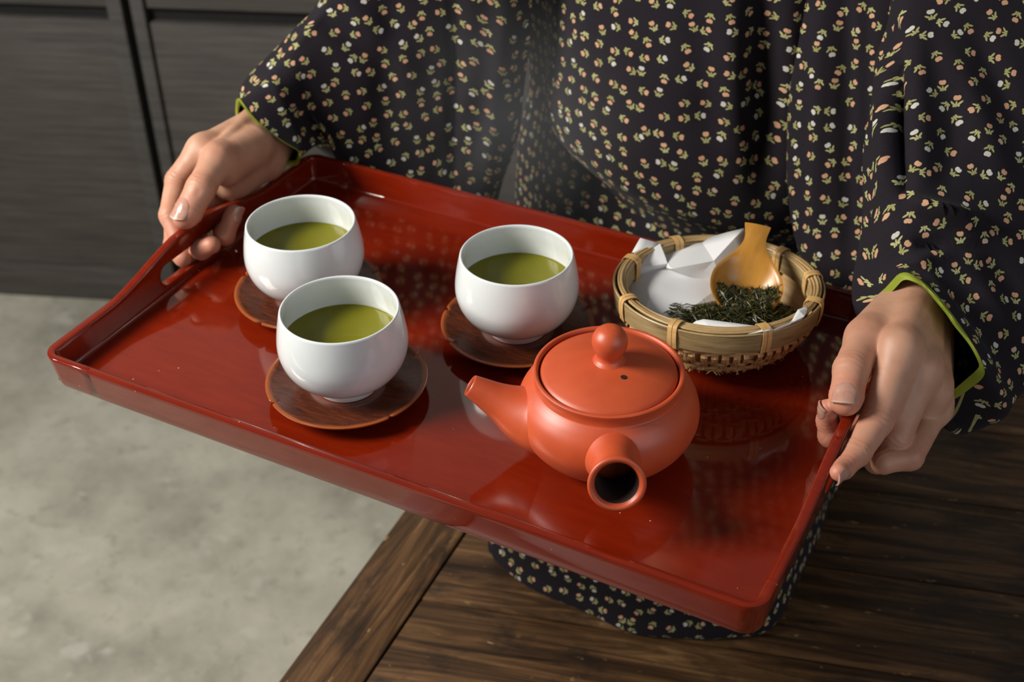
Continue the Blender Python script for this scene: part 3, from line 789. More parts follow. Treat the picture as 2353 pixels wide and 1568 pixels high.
tag(put('tea_scoop', me), 'amber bamboo tea scoop stuck upright in the tea leaves', 'scoop')
def scoop_pt(t, u, lift):
    w = np.interp(t, tt, ww); d = np.interp(t, tt, dd)
    return s0 + Yd * t * LN + Xd * u * w + Zd * (-1.25 * d * (1 - min(abs(u) / .93, 1) ** 2.4) + lift)

# ------------------------------------------------------------------ loose tea leaves
mb = MB()
def leaf(p, d, L, w):
    d = nrm(d); s = nrm(np.cross(d, rng.normal(size=3))); q = np.cross(d, s); b = rng.uniform(-.35, .35)
    m_ = p + q * b * L * .5; e0, e1 = p - d * L / 2, p + d * L / 2
    pr = [e0, m_ + s * w, m_ - s * w * .5 + q * w, m_ - s * w * .5 - q * w, e1]
    mb.add(pr, [(0, 1, 2), (0, 2, 3), (0, 3, 1), (4, 2, 1), (4, 3, 2), (4, 1, 3)])
def pile_h(x, y):
    """height of the heap over the basket floor"""
    dx, dy = (x - 15.3) * .885 + (y - 8.4) * .466, -(x - 15.3) * .466 + (y - 8.4) * .885
    a = math.exp(-((dx + 1.2) / 3.2) ** 4 - (dy / 2.0) ** 2)
    b = math.exp(-((dx - 1.9) / 2.1) ** 4 - ((dy - .2) / 2.2) ** 2)
    return 2.15 + 1.35 * a + .75 * b
for k in range(5200):
    dx, dy = rng.uniform(-4.9, 4.3), rng.uniform(-2.7, 2.9)
    if (dx / 4.8) ** 2 + (dy / 2.9) ** 2 > 1: continue
    x, y = 15.3 + dx * .885 - dy * .466, 8.4 + dx * .466 + dy * .885
    z = pile_h(x, y) - abs(rng.normal(0, .22)) + .05
    a = rng.uniform(0, 2 * np.pi)
    leaf(np.array([x, y, z]), np.array([math.cos(a), math.sin(a), rng.normal(0, .28)]), rng.uniform(.45, 1.3), rng.uniform(.03, .075))
for k in range(900):
    t, u = rng.uniform(.04, .46), rng.uniform(-.75, .92)
    hgt = 1.25 * math.exp(-((t - .16) / .17) ** 2) * (.75 + .45 * u)
    if hgt < .2: continue
    a = rng.normal(size=3)
    leaf(scoop_pt(t, u, rng.uniform(.05, 1) * hgt), a - Zd * (a @ Zd) * .7, rng.uniform(.4, 1.1), rng.uniform(.03, .07))
for k in range(60):
    p = upz(rng.uniform(1535, 1580), rng.uniform(700, 735), 3.1 + rng.uniform(0, .3)); a = rng.normal(size=3); a[2] *= .3
    leaf(p, a, rng.uniform(.6, 1.2), .05)
# solid core of the heap so that no paper shows through
hv = []; hn = 22
for i in range(hn):
    for j in range(hn):
        r_ = i / (hn - 1); a = 2 * np.pi * j / hn; dx, dy = 4.5 * r_ * math.cos(a) - .3, 2.6 * r_ * math.sin(a)
        x, y = 15.3 + dx * .885 - dy * .466, 8.4 + dx * .466 + dy * .885
        hv.append((x, y, pile_h(x, y) - .32 if r_ < .99 else 2.0))
mb.add(hv, grid_faces(hn, hn, False, True))
tl = part('tea_leaves', mb.v, mb.f, M['leaf'], None, (0, 0, 0), smooth=0)
tag(tl, 'loose dark green tea leaves heaped on the paper in the basket', 'tea leaves', kind='stuff')
#@@PERSON
# ------------------------------------------------------------------ person (kneeling behind the tray)
def f32(a): return np.asarray(a, np.float32)
def cone_sdf(P, a, b, ra, rb):
    """tapered capsule"""
    a = f32(a); b = f32(b); ba = b - a; L2 = float(ba @ ba) + 1e-9
    pa = P - a; t = np.clip(pa @ ba / L2, 0, 1)
    d = pa - t[..., None] * ba
    return np.sqrt((d * d).sum(-1)) - (ra + (rb - ra) * t)
def smin(a, b, k):
    h = np.maximum(k - np.abs(a - b), 0) / k
    return np.minimum(a, b) - h * h * k * .25
def surface_nets(D, lo, h):
    """naive surface nets on a scalar grid, negative inside"""
    ins = D < 0; nx, ny, nz = D.shape
    c = sum(ins[i:nx - 1 + i, j:ny - 1 + j, k:nz - 1 + k].astype(np.int8) for i in (0, 1) for j in (0, 1) for k in (0, 1))
    act = (c > 0) & (c < 8); ids = -np.ones(act.shape, np.int64); cells = np.argwhere(act); ids[act] = np.arange(len(cells))
    acc = np.zeros((len(cells), 3)); cnt = np.zeros(len(cells)); x, y, z = cells.T
    cor = [(i, j, k) for i in (0, 1) for j in (0, 1) for k in (0, 1)]
    for a in cor:
        for ax in range(3):
            if a[ax]: continue
            b = list(a); b[ax] = 1
            da = D[x + a[0], y + a[1], z + a[2]]; db = D[x + b[0], y + b[1], z + b[2]]
            mk = (da < 0) != (db < 0); t = np.where(mk, da / np.where(mk, da - db, 1), 0)
            p = np.tile(np.array(a, float), (len(cells), 1)); p[:, ax] += t
            acc[mk] += p[mk]; cnt[mk] += 1
    V = (cells + acc / cnt[:, None]) * h + lo
    F = []
    for ax in range(3):
        u, w = (ax + 1) % 3, (ax + 2) % 3
        s0 = [slice(1, -1)] * 3; s1 = [slice(1, -1)] * 3; s0[ax] = slice(0, -1); s1[ax] = slice(1, None)
        A = ins[tuple(s0)]; B = ins[tuple(s1)]; cr_ = np.argwhere(A != B)
        if not len(cr_): continue
        off = np.ones(3, int); off[ax] = 0; e = cr_ + off
        def cell(du, dw):
            q = e.copy(); q[:, u] -= du; q[:, w] -= dw; return ids[q[:, 0], q[:, 1], q[:, 2]]
        q = np.stack([cell(1, 1), cell(0, 1), cell(0, 0), cell(1, 0)], 1)
        fl_ = A[tuple(cr_.T)]
        q[~fl_] = q[~fl_][:, ::-1]; F.append(q[(q >= 0).all(1)])
    return V, np.concatenate(F)
def sdf_grid(pts, pad, h):
    lo = pts.min(0) - pad; hi = pts.max(0) + pad
    ax = [np.arange(lo[i], hi[i] + h, h, dtype=np.float32) for i in range(3)]
    return np.stack(np.meshgrid(*ax, indexing='ij'), -1), lo

def hand_mesh(digits, palm, ridges, grooves, h=.095, kd=.10, kp=.8):
    allp = np.array([p for d in digits for p, r in d] + [p for s in palm for p in s[:2]])
    P, lo = sdf_grid(allp, 2.0, h)
    dp = None
    for a, b, ra, rb in palm:
        d = cone_sdf(P, a, b, ra, rb); dp = d if dp is None else smin(dp, d, .95)
    for a, b, ra, rb in ridges:
        d = cone_sdf(P, a, b, ra, rb); dp = smin(dp, d, .5)
    df = None
    for dg in digits:
        e = None
        for (a, ra), (b, rb) in zip(dg, dg[1:]):
            d = cone_sdf(P, a, b, ra, rb); e = d if e is None else smin(e, d, .28)
        df = e if df is None else smin(df, e, kd)
    D = smin(dp, df, kp)
    for a, b, r, dep in grooves:       # shallow creases
        d = cone_sdf(P, a, b, 0, 0); D = D + .4 * dep * np.exp(-(d / r) ** 2)
    return surface_nets(D, lo, h)

def smooth_noise(P, s, seed=0.0):
    from mathutils import noise as mn
    return np.array([mn.noise(Vector((p[0] * s + seed, p[1] * s, p[2] * s))) for p in P])
def mid(a, b, t): return np.asarray(a) + (np.asarray(b) - np.asarray(a)) * t

# ---- hand on the left-hand handle (the person's right hand)
LW = np.array([-27.6, 13.4, 5.3]); LI = np.array([-28.44, 6.02, 6.6])
Lt = [(upz(585, 330, 6.2), 1.35), (upz(500, 366, 6.9), 1.16), (upx(462, 432, -25.6), 1.12), (upx(432, 488, -25.75), 1.06), (upx(424, 500, -25.8), .92)]
Lidx = [(LI, 1.18), (upx(409, 415, -29.4), .98), (upx(391, 495, -28.2), .84), (upx(408, 546, -27.0), .70)]
LM = np.array([-28.75, 7.3, 4.7]); LR = np.array([-28.6, 8.7, 3.0]); LP = np.array([-28.2, 10.0, 1.5])
Lmid = [(LM, 1.15), (np.array([-29.3, 3.0, 2.6]), .98), (np.array([-27.6, .2, 1.25]), .84), (upx(420, 592, -26.3), .74)]
Lrng = [(LR, 1.1), (np.array([-28.9, 4.6, 1.3]), .95), (np.array([-26.5, 1.5, 1.15]), .80), (upx(462, 574, -25.0), .76), (upx(486, 563, -24.1), .70)]
Lpky = [(LP, 1.0), (np.array([-28.2, 6.0, .2]), .88), (np.array([-25.9, 3.7, 1.25]), .76), (upx(516, 541, -24.15), .76), (upx(534, 500, -23.9), .66), (upx(538, 488, -23.9), .62)]
kd_ = nrm(LP - LI); fa = nrm(np.array([1.3, 5.0, .8])); n_ = nrm(np.cross(kd_, fa))
Lpalm = [(LW - kd_ * 1.1, LI, 1.45, 1.15), (LW - kd_ * .4, LM, 1.45, 1.2), (LW + kd_ * .5, LR, 1.45, 1.15), (LW + kd_ * 1.2, LP, 1.4, 1.1),
         (LW - kd_ * 1.0, LW - kd_ * .3 + fa * 9, 1.45, 1.35), (LW + kd_ * 1.1, LW + kd_ * .8 + fa * 9, 1.4, 1.6),
         (LW + np.array([.9, -.6, -.2]), upz(520, 392, 5.6), 1.5, 1.25), (LW + np.array([1.0, -.6, -.9]), np.array([-26.9, 6.5, 3.6]), 1.4, 1.2)]
def ridges(W_, mcps, kdir, fdir, sgn, rs=(.26, .34), lift=1.0):
    out = []
    for M_, o in mcps:
        md = nrm(M_ - W_); nd = nrm(np.cross(kdir, md)) * sgn; A = mid(W_ + kdir * o, M_, .30) + nd * (1.12 * lift); B = M_ + nd * (.86 * lift) - md * .5
        out.append((A, B, rs[0], rs[1]))
    return out
sgL = 1 if np.cross(kd_, nrm(LI - LW)) @ np.array([-1, 0, .3]) > 0 else -1
Lpalm += [(Lt[0][0], Lt[1][0], 1.35, 1.16), (upx(612, 372, -26.7), upx(545, 420, -26.7), 1.3, 1.1), (upx(612, 372, -26.7), LW + kd_ * .8, 1.3, 1.35)]; Lrid = ridges(LW, [(LI, -1.0), (LM, -.4), (LR, .4)], kd_, fa, sgL)
Lrid += [(LW - kd_ * 1.3 - fa * 1.0 + np.array([0, 0, 1.0]), Lt[1][0] + np.array([-.3, 0, .75]), .3, .34)]
Lgr = [(upx(447, 436, -25.0), upx(481, 444, -25.0), .20, .12), (upx(449, 446, -25.0), upx(478, 455, -25.0), .16, .10),
       (upx(430, 420, -29), upx(447, 428, -28), .15, .10), (upx(405, 448, -29), upx(423, 462, -28), .15, .10)]
VL, FLh = hand_mesh([Lt[1:], Lidx, Lmid, Lrng, Lpky], Lpalm, Lrid, Lgr)

# ---- hand on the other handle (the person's left hand)
RW = np.array([26.55, 11.9, 5.1])
RI = upz(2068, 800, 6.3); RMd = upz(2118, 850, 4.8); RRg = upz(2142, 895, 3.0); RPk = upz(2146, 938, 1.2)
Rt = [(upz(2045, 722, 5.2), 1.35), (upz(1990, 778, 5.8), 1.2), (upx(1956, 850, 24.45), 1.10), (upx(1945, 912, 24.8), 1.02), (upx(1943, 922, 24.85), .92)]
Ridx = [(RI, 1.2), (upx(2014, 968, 26.75), 1.0), (upx(1970, 1041, 26.4), .82), (upx(1938, 1077, 26.05), .64), (upx(1928, 1086, 26.0), .55)]
Rmid = [(RMd, 1.15), (upx(2058, 1005, 27.9), .98), (upx(1996, 1040, 26.4), .82), (np.array([25.1, .75, 1.35]), .74), (np.array([24.2, .6, 1.5]), .72), (upx(1902, 968, 23.9), .68), (upx(1901, 938, 23.85), .58)]
Rrng = [(RRg, 1.1), (upx(2085, 1034, 28.5), .95), (upx(2015, 1060, 27.0), .80), (np.array([25.95, 2.4, .5]), .7)]
Rpky = [(RPk, 1.0), (upx(2090, 1050, 29.0), .85), (upx(2030, 1062, 27.7), .74), (np.array([26.2, 4.0, .3]), .66)]
kr = nrm(RPk - RI); fr = nrm(np.array([-.6, 6.0, 1.2]))
Rpalm = [(RW - kr * 1.1, RI, 1.5, 1.2), (RW - kr * .4, RMd, 1.5, 1.2), (RW + kr * .5, RRg, 1.5, 1.15), (RW + kr * 1.2, RPk, 1.45, 1.1),
         (RW - kr * 1.0, RW - kr * .4 + fr * 9, 1.5, 1.4), (RW + kr * 1.1, RW + kr * .8 + fr * 9, 1.45, 1.6),
         (RW + np.array([-.9, -.6, -.2]), upz(2005, 775, 5.2), 1.5, 1.3), (RW + np.array([-.4, -.6, -1.2]), np.array([27.0, 5.5, 3.2]), 1.3, 1.1), (upz(2080, 840, 5.2), upz(2040, 930, 3.6), 1.0, .9)]
sgR = 1 if np.cross(kr, nrm(RI - RW)) @ np.array([1, 0, .3]) > 0 else -1
Rpalm += [(Rt[0][0], Rt[1][0], 1.35, 1.2)]; Rrid = ridges(RW, [(RI, -1.0), (RMd, -.4), (RRg, .4), (RPk, 1.1)], kr, fr, sgR)
Rgr = [(upx(1936, 846, 23.6), upx(1972, 850, 23.9), .16, .12), (upx(1936, 856, 23.5), upx(1972, 861, 23.8), .14, .10), (upx(1940, 838, 23.6), upx(1970, 840, 23.9), .13, .08),
       (upx(1988, 957, 26.2), upx(2008, 955, 26.6), .15, .12)]
VR, FRh = hand_mesh([Rt[1:], Ridx, Rmid, Rrng, Rpky], Rpalm, Rrid, Rgr)
def wrinkle(V, F, digits, dors):
    V = np.asarray(V); fn = np.cross(V[F[:, 1]] - V[F[:, 0]], V[F[:, 2]] - V[F[:, 0]]); n = np.zeros_like(V)
    for k in range(4): np.add.at(n, F[:, k], fn)
    n /= np.linalg.norm(n, axis=1, keepdims=True) + 1e-9
    nz = smooth_noise(V, 1.6, 3.0); d = np.zeros(len(V))
    for dg in digits:
        for k in range(1, len(dg) - 1):
            p, r = dg[k]; ax = nrm(dg[k + 1][0] - dg[k - 1][0]); q = V - p; s_ = q @ ax; dist = np.linalg.norm(q, axis=1)
            w = np.exp(-(s_ / (.75 * r)) ** 2) * np.clip(1.9 - dist / r, 0, 1)
            d += -.030 * w * (np.cos(2 * np.pi * (s_ + .22 * nz) / .36) * .5 + .5) ** 2
    d += .012 * nz
    return V + n * d[:, None]


VL = wrinkle(VL, FLh, [Lt[1:], Lidx, Lmid, Lrng, Lpky], None); VR = wrinkle(VR, FRh, [Rt[1:], Ridx, Rmid, Rrng, Rpky], None)
# ---- rest of the body under the clothes: hips, trunk, kneeling legs, arms up to the sleeves
SHL, ELL = np.array([-15.5, 38, 40.]), np.array([-22.0, 27.0, 12.]); SHR, ELR = np.array([18.5, 38, 40.]), np.array([25.2, 27.5, 13.0])
bd_ = [((-3, 43, -12), (8, 43, -12), 6.2, 6.2), ((2, 42, -8), (2, 38.5, 14), 6.6, 7.2), ((2, 38, 14), (2, 38.5, 36), 7.8, 8.2), ((-8, 38.5, 37), (11, 38.5, 37), 5.5, 5.5), ((2, 38, 38), (2, 37, 52), 4.4, 3.6),
       (SHL, ELL, 3.9, 3.0), (ELL, LW + fa * 8, 2.9, 2.1), (SHR, ELR, 3.9, 3.0), (ELR, RW + fr * 8, 2.9, 2.1),
       ((-1, 40, -20), (1.5, 16, -22.5), 5.4, 4.4), ((9, 40, -20), (11.5, 15.5, -22.5), 5.4, 4.4), ((1.5, 16, -24), (0, 46, -26), 4.5, 3.0), ((11, 16, -24), (9, 46, -26), 4.5, 3.0)]
bp = np.array([q for s in bd_ for q in s[:2]], float)
Pg, lo_ = sdf_grid(bp, 9, .8); Db = None
for a, b, ra, rb in bd_:
    d = cone_sdf(Pg, a, b, ra, rb); Db = d if Db is None else smin(Db, d, 2.5)
VB, FB = surface_nets(Db, lo_, .8)
V = np.concatenate([VL, VR, VB]); F = np.concatenate([FLh, FRh + len(VL), FB + len(VL) + len(VR)])
POR = np.array([4, 34, PF])
person = thing('person', 'kneeling person in a dark flower-printed garment holding the red tray', 'person', POR)
def quick(name, V, F, mat, parent, off=POR, uv=None):
    me = bpy.data.meshes.new(name); V = (np.asarray(V, float) - off) * U; F = np.asarray(F)
    me.from_pydata(V.tolist(), [], F.tolist()); me.materials.append(mat); me.shade_smooth()
    if uv is not None:
        l = me.uv_layers.new(name='UVMap'); idx = np.empty(len(me.loops), np.int32); me.loops.foreach_get('vertex_index', idx)
        l.data.foreach_set('uv', np.asarray(uv, float)[idx].astype(np.float32).ravel())
    return put(name, me, parent)
body = quick('body', V, F, M['skin'], person)
fl_ = np.zeros(len(V), np.float32)
for pts_ in (Lt, Lidx, Lmid, Lrng, Lpky, Rt, Ridx, Rmid, Rrng, Rpky):
    for (p, r), w in zip(pts_[1:], [.35, .45] + [.9] * 6):
        fl_ = np.maximum(fl_, w * np.exp(-((np.linalg.norm(V - p, axis=1) - r * .7) / 1.1) ** 2 * (np.linalg.norm(V - p, axis=1) > r * .7)))
at = body.data.attributes.new('flush', 'FLOAT', 'POINT'); at.data.foreach_set('value', fl_)

from mathutils.bvhtree import BVHTree
HV = np.concatenate([VL, VR]); HF = np.concatenate([FLh, FRh + len(VL)])
bvh = BVHTree.FromPolygons([tuple(p) for p in HV], [tuple(int(i) for i in q) for q in HF])
def nail(c, axis, normal, w, l, tipw=.9):
    """fingernail plate laid on the finger: oval root, arched across, free edge at the tip"""
    y = nrm(axis); z = nrm(np.asarray(normal) - y * (np.asarray(normal) @ y)); x = np.cross(y, z); V = []; nu_, nv_ = 15, 15
    last = None
    for j in range(nv_):
        v_ = j / (nv_ - 1); wd = w * (max(0.0, 1 - (1 - min(v_ / .55, 1)) ** 2.4)) ** .5 * (1 - (1 - tipw) * max(0, (v_ - .5) / .5) ** 2)
        wd = max(wd, .46 * w)
        for i in range(nu_):
            u = -1 + 2 * i / (nu_ - 1)
            yy = (v_ - .5) * l + (.16 * l * (1 - u * u) * max(0, v_ - .55) / .45) - (.07 * l * (1 - u * u) * max(0, .4 - v_) / .4)
            o = c + x * (u * wd / 2) + y * yy + z * 1.6
            hit = bvh.ray_cast(Vector(o), Vector(-z), 3.5)[0]
            ht = 1.6 - (o - np.array(hit)) @ z if hit is not None else -9
            est = -.42 * (u * wd / 2) ** 2 / max(w * .55, .1) - .16 * max(0, v_ - .6) ** 2
            V.append([o, ht, est, u, v_])
    base_ = np.median([h - e for o, h, e, u, v_ in V if h > -5])
    P = []
    for o, h, e, u, v_ in V:
        hh = max(h if h > -5 else -9, e + base_ - .05)
        P.append(o - z * 1.6 + z * (hh + .03 * min(1, (1 - abs(u)) * 5 + .1) * min(1, v_ * 6 - .1)))
    n = len(P); V = P + [p - z * .10 for p in P]; F = grid_faces(nv_, nu_); nf = len(F); F = F + [tuple(q + n for q in g[::-1]) for g in F]
    bd = [i for i in range(nu_)] + [j * nu_ + nu_ - 1 for j in range(1, nv_)] + [(nv_ - 1) * nu_ + i for i in range(nu_ - 2, -1, -1)] + [j * nu_ for j in range(nv_ - 2, 0, -1)]
    F += [(a, b, b + n, a + n) for a, b in zip(bd, bd[1:] + bd[:1])]
    me = new_mesh('fingernail', [p - POR for p in V], F, M['nail'], smooth=50); me.materials.append(M['nail_tip'])
    for p in me.polygons:
        if (p.index < nf and p.index // (nu_ - 1) >= nv_ - 2): p.material_index = 1
    return put('fingernail', me, body)
def toward(p): return nrm(CP - np.asarray(p))
def nail_on(digit, w, l, nvec, back=.25, sink=0, **k):
    (a, ra), (b, rb) = digit[-2], digit[-1]; (a0, _) = digit[-3] if np.linalg.norm(digit[-1][0] - digit[-2][0]) < 1 else digit[-2]
    ax = nrm(b - a0); nv = nrm(nvec - ax * (nvec @ ax)); c = b - ax * back + nv * (rb + (ra - rb) * .35 - sink)
    return nail(c, ax, nv, w, l, **k)
right3, up3 = RM[:, 0], RM[:, 2]
nail_on(Lt, 1.55, 1.5, toward(Lt[-1][0]) * .75 + up3 * .75 - right3 * .35, back=.35)
nail_on(Lpky, 1.05, 1.15, toward(Lpky[-1][0]) * .55 + right3 * .9 + up3 * .1, back=.1)
nail_on(Rt, 1.5, 1.25, toward(Rt[-1][0]) + up3 * .45 - right3 * .12, back=.02, tipw=.96)
nail_on(Ridx, .95, 1.25, toward(Ridx[-1][0]) * .8 - up3 * .55 + right3 * .1, back=-.15)
nail_on(Rmid, .95, 1.1, -right3 * .9 + toward(Rmid[-1][0]) * .45, back=.1)

# ---- clothes
def grid_normals(G):
    du = np.gradient(G, axis=0); dv = np.gradient(G, axis=1); n = np.cross(du, dv); return n / (np.linalg.norm(n, axis=-1, keepdims=True) + 1e-9)
def loft(name, rings, nu=72, nv=64, mat=None, disp=None, cap_end=False, flip=False, parent=None, off=None):
    """rings: (T, B, w, M) in units; a flattened tube of cloth with planar uv"""
    n = len(rings); C_ = [(np.array(r[0]) + np.array(r[1])) / 2 for r in rings]; RG = []
    for i, r in enumerate(rings):
        T, B, w = np.array(r[0]), np.array(r[1]), r[2]; Mi = np.array(r[3]) if len(r) > 3 and r[3] is not None else (T + B) / 2
        ld = C_[min(i + 1, n - 1)] - C_[max(i - 1, 0)]
        if len(r) > 4: ld = r[4]
        nn = nrm(np.cross(B - T, ld))
        if nn @ (CP - C_[i]) < 0: nn = -nn
        row = []
        for a in np.linspace(0, 2 * np.pi, nu, endpoint=False):
            t = .5 - .5 * math.cos(a); p = (1 - t) ** 2 * T + 2 * t * (1 - t) * (2 * Mi - (T + B) / 2) + t * t * B
            s = math.sin(a); row.append(p + nn * w * math.copysign(abs(s) ** .45, s))
        RG.append(row)
    RG = np.array(RG); G = np.stack([catmull(RG[:, k], nv) for k in range(nu)], 1)     # nv, nu, 3
    nrmx = np.cross(np.gradient(G, axis=0), np.roll(G, -1, 1) - np.roll(G, 1, 1)); nrmx /= np.linalg.norm(nrmx, axis=-1, keepdims=True) + 1e-9
    cen = G.mean(1, keepdims=True)
    if ((G - cen) * nrmx).sum(-1).mean() < 0: nrmx = -nrmx
    e1 = nrm(sum(nrm(np.array(r[1]) - np.array(r[0])) for r in rings)); ld = C_[-1] - C_[0]; e2 = nrm(ld - e1 * (ld @ e1))
    seg_ = np.linalg.norm(np.roll(G, -1, 1) - G, axis=-1); arc_ = np.concatenate([np.zeros((nv, 1)), np.cumsum(seg_, 1)[:, :-1]], 1); tot = seg_.sum(1, keepdims=True)
    half = arc_[:, nu // 2: nu // 2 + 1]; kk_ = np.arange(nu)
    ua = np.where(kk_ <= nu // 2, arc_, half - (arc_ - half) * half / (tot - half))
    mid_ = ua.max() * 0
    tg = np.roll(G, -1, 1) - np.roll(G, 1, 1); tg /= np.linalg.norm(tg, axis=-1, keepdims=True) + 1e-9
    dv_ = np.diff(G, axis=0); tm = (tg[1:] + tg[:-1]) / 2; dv_ = dv_ - (dv_ * tm).sum(-1, keepdims=True) * tm
    vv_ = np.concatenate([np.zeros((1, nu)), np.cumsum(np.linalg.norm(dv_, axis=-1), 0)], 0)
    for _ in range(60): vv_ = (np.roll(vv_, 1, 1) + 2 * vv_ + np.roll(vv_, -1, 1)) / 4
    fl2 = G @ e2; fl2 = fl2 - fl2[:1].mean()
    uv = np.stack([(G[:, :1] @ e1) + ua - (half * .5 - (G[:, nu // 4:nu // 4 + 1] - G[:, :1]) @ e1), .35 * vv_ + .65 * fl2], -1)
    uv[:, kk_ > nu // 2, 0] += .001
    if disp is not None: G = G + nrmx * disp(G)[..., None]
    V = G.reshape(-1, 3); F = grid_faces(nv, nu, False, True)
    if cap_end: F = F + [tuple((nv - 1) * nu + k for k in range(nu))]
    me = bpy.data.meshes.new(name); me.from_pydata(((V - POR) * U).tolist(), [], [tuple(q) for q in F]); me.materials.append(mat)
    l = me.uv_layers.new(name='UVMap'); idx = np.empty(len(me.loops), np.int32); me.loops.foreach_get('vertex_index', idx)
    l.data.foreach_set('uv', uv.reshape(-1, 2)[idx].astype(np.float32).ravel())
    bm = bmesh.new(); bm.from_mesh(me); bmesh.ops.recalc_face_normals(bm, faces=bm.faces); bm.to_mesh(me); bm.free(); me.shade_smooth()
    o = put(name, me, parent or person)
    return o, G
def across(P):
    """position across the viewing direction, in units at arm's length (folds are laid out there)"""
    d = np.asarray(P, float) - CP; w = d @ RM[:, 1]; return np.stack([d @ RM[:, 0] / w, -(d @ RM[:, 2]) / w], -1) * 3094.5 + np.array([1176.5, 784])
def crease(P, A, B, r, h):
    """soft fold of half-width r and height h running from A to B (picture positions of its ends)"""
    Q = across(P); A = np.asarray(A, float); B = np.asarray(B, float); ba = B - A
    t = np.clip(((Q - A) @ ba) / (ba @ ba), 0, 1); d = np.linalg.norm(Q - A - t[..., None] * ba, axis=-1) / 32.0
    return h * np.exp(-(d / r) ** 2) * np.sin(np.pi * np.clip(t, .02, .98)) ** .5
def creases(P, L): return sum(crease(P, (a, b), (c, d), r, h) for a, b, c, d, r, h in L)

# sleeve over the left-hand side of the picture
y_ = upy
LS = [(y_(545, 243, 11.8), y_(690, 364, 11.6), 1.75, y_(598, 324, 11.2), fa), (y_(583, 188, 13.4), y_(745, 345, 18.0), 2.9, None, fa), (y_(650, 118, 16.0), y_(850, 500, 21.4), 3.4), (y_(728, 8, 19), y_(960, 560, 22.4), 3.1),
      (y_(845, -150, 22), y_(1050, 560, 23.4), 2.8), (y_(1010, -210, 24.5), y_(1110, 540, 24.4), 2.0), (y_(1130, -200, 26), y_(1130, 500, 25.4), 1.3, y_(1170, 130, 25.6)), (y_(1205, -200, 27), y_(1142, 470, 26), .25, y_(1216, 130, 26.6))]
def dL(G):
    d = .5 * np.array(smooth_noise(G.reshape(-1, 3), .16)).reshape(G.shape[:2])
    return d + creases(G, [(770, -20, 965, 160, .7, .55), (720, 30, 905, 175, .6, -.45), (1045, -60, 1042, 470, .28, -.45), (1085, -60, 1080, 470, .8, .35), (900, -40, 880, 330, .9, -.35), (620, 180, 705, 345, .5, .3),
                           (690, 170, 790, 400, .7, -.35), (1165, -60, 1110, 480, .6, .35), (745, 20, 610, 190, .35, .25)])
slL, GL = loft('sleeve', LS, 84, 80, M['fabric'], dL)
# sleeve over the right-hand side
RS = [(y_(2043, 668, 10.2), y_(2222, 890, 7.6), 3.0, y_(2128, 785, 8.6), fr), (y_(2012, 640, 12.0), y_(2258, 985, 9.2), 3.6, y_(2140, 800, 10.0), fr), (y_(2000, 520, 14.4), y_(2305, 930, 12.2), 3.6), (y_(2004, 330, 18), y_(2400, 800, 16.5), 3.7),
      (y_(2040, 90, 23.5), y_(2520, 600, 22), 3.4), (y_(2062, -120, 28), y_(2620, 400, 26), 3.0), (y_(2090, -330, 32), y_(2700, 200, 30), 3.0)]
def dR(G):
    d = .45 * np.array(smooth_noise(G.reshape(-1, 3), .15, 5.0)).reshape(G.shape[:2])
    return d + creases(G, [(2052, 60, 2080, 470, .4, -1.2), (2022, 60, 2032, 470, .5, .7), (2110, 60, 2120, 440, .8, .5), (2080, 462, 2245, 515, .55, 1.9), (2095, 560, 2225, 572, .5, -.9), (2045, 640, 2140, 590, .5, .5), (2140, 590, 2240, 540, .4, .5),
                           (2170, 90, 2310, 430, .9, .55), (2240, 60, 2353, 330, .8, -.5), (2260, 590, 2353, 690, .8, -.7), (2240, 650, 2320, 760, .7, .5), (2200, 200, 2180, 430, .7, -.4)])
slR, GR = loft('sleeve', RS, 84, 80, M['fabric'], dR)
# green lining shown at each cuff: a turned edge round the opening and a strip running in
def cuff(G, par, rad, wav, seed):
    ring = G[0]; nx = G[3] - G[0]; c = ring.mean(0); r2 = np.random.default_rng(seed); n = len(ring); V = []
    dirv = np.array([nrm(v) for v in (G[0] - G[4])]); out_ = np.array([nrm(p - c) for p in ring])
    for i in range(n):
        w = wav * (.6 + .4 * math.sin(i * .55 + seed) * math.sin(i * .21))
        p = ring[i]
        for a, b in ((-.5, .12), (.25, .16), (w, .10), (w + rad, .0), (w, -.12), (-.4, -.16), (-2.0, -.2)): V.append(p + dirv[i] * a * rad / .14 * .35 + out_[i] * b)
    me = new_mesh('cuff_lining', [q - POR for q in V], grid_faces(n, 7, True, False), M['lining'], smooth=70); return put('cuff_lining', me, par)
cuff(GL, slL, .10, .16, 1); cuff(GR, slR, .26, .55, 4)
# hanging inner panel of that sleeve, between sleeve and trunk
PS = [(y_(1862, -170, 31), y_(2110, -170, 31), 1.6), (y_(1850, 0, 30), y_(2100, 0, 29.5), 1.8), (y_(1822, 200, 28.4), y_(2080, 200, 28), 2.0), (y_(1814, 370, 26.6), y_(2070, 380, 26), 2.1), (y_(1828, 520, 24.6), y_(2060, 560, 23.6), 2.0), (y_(1862, 640, 22.6), y_(2050, 690, 21), 1.7), (y_(1900, 760, 21), y_(2040, 790, 19.6), 1.2)]
def dP(G):
    d = .2 * np.array(smooth_noise(G.reshape(-1, 3), .2, 9.0)).reshape(G.shape[:2])
    return d + creases(G, [(1940, -100, 1950, 640, .7, -.8), (1990, -100, 1985, 640, .6, -.5), (1885, -100, 1870, 640, .6, .4)])
loft('sleeve_panel', PS, 60, 60, M['fabric'], dP, cap_end=True)
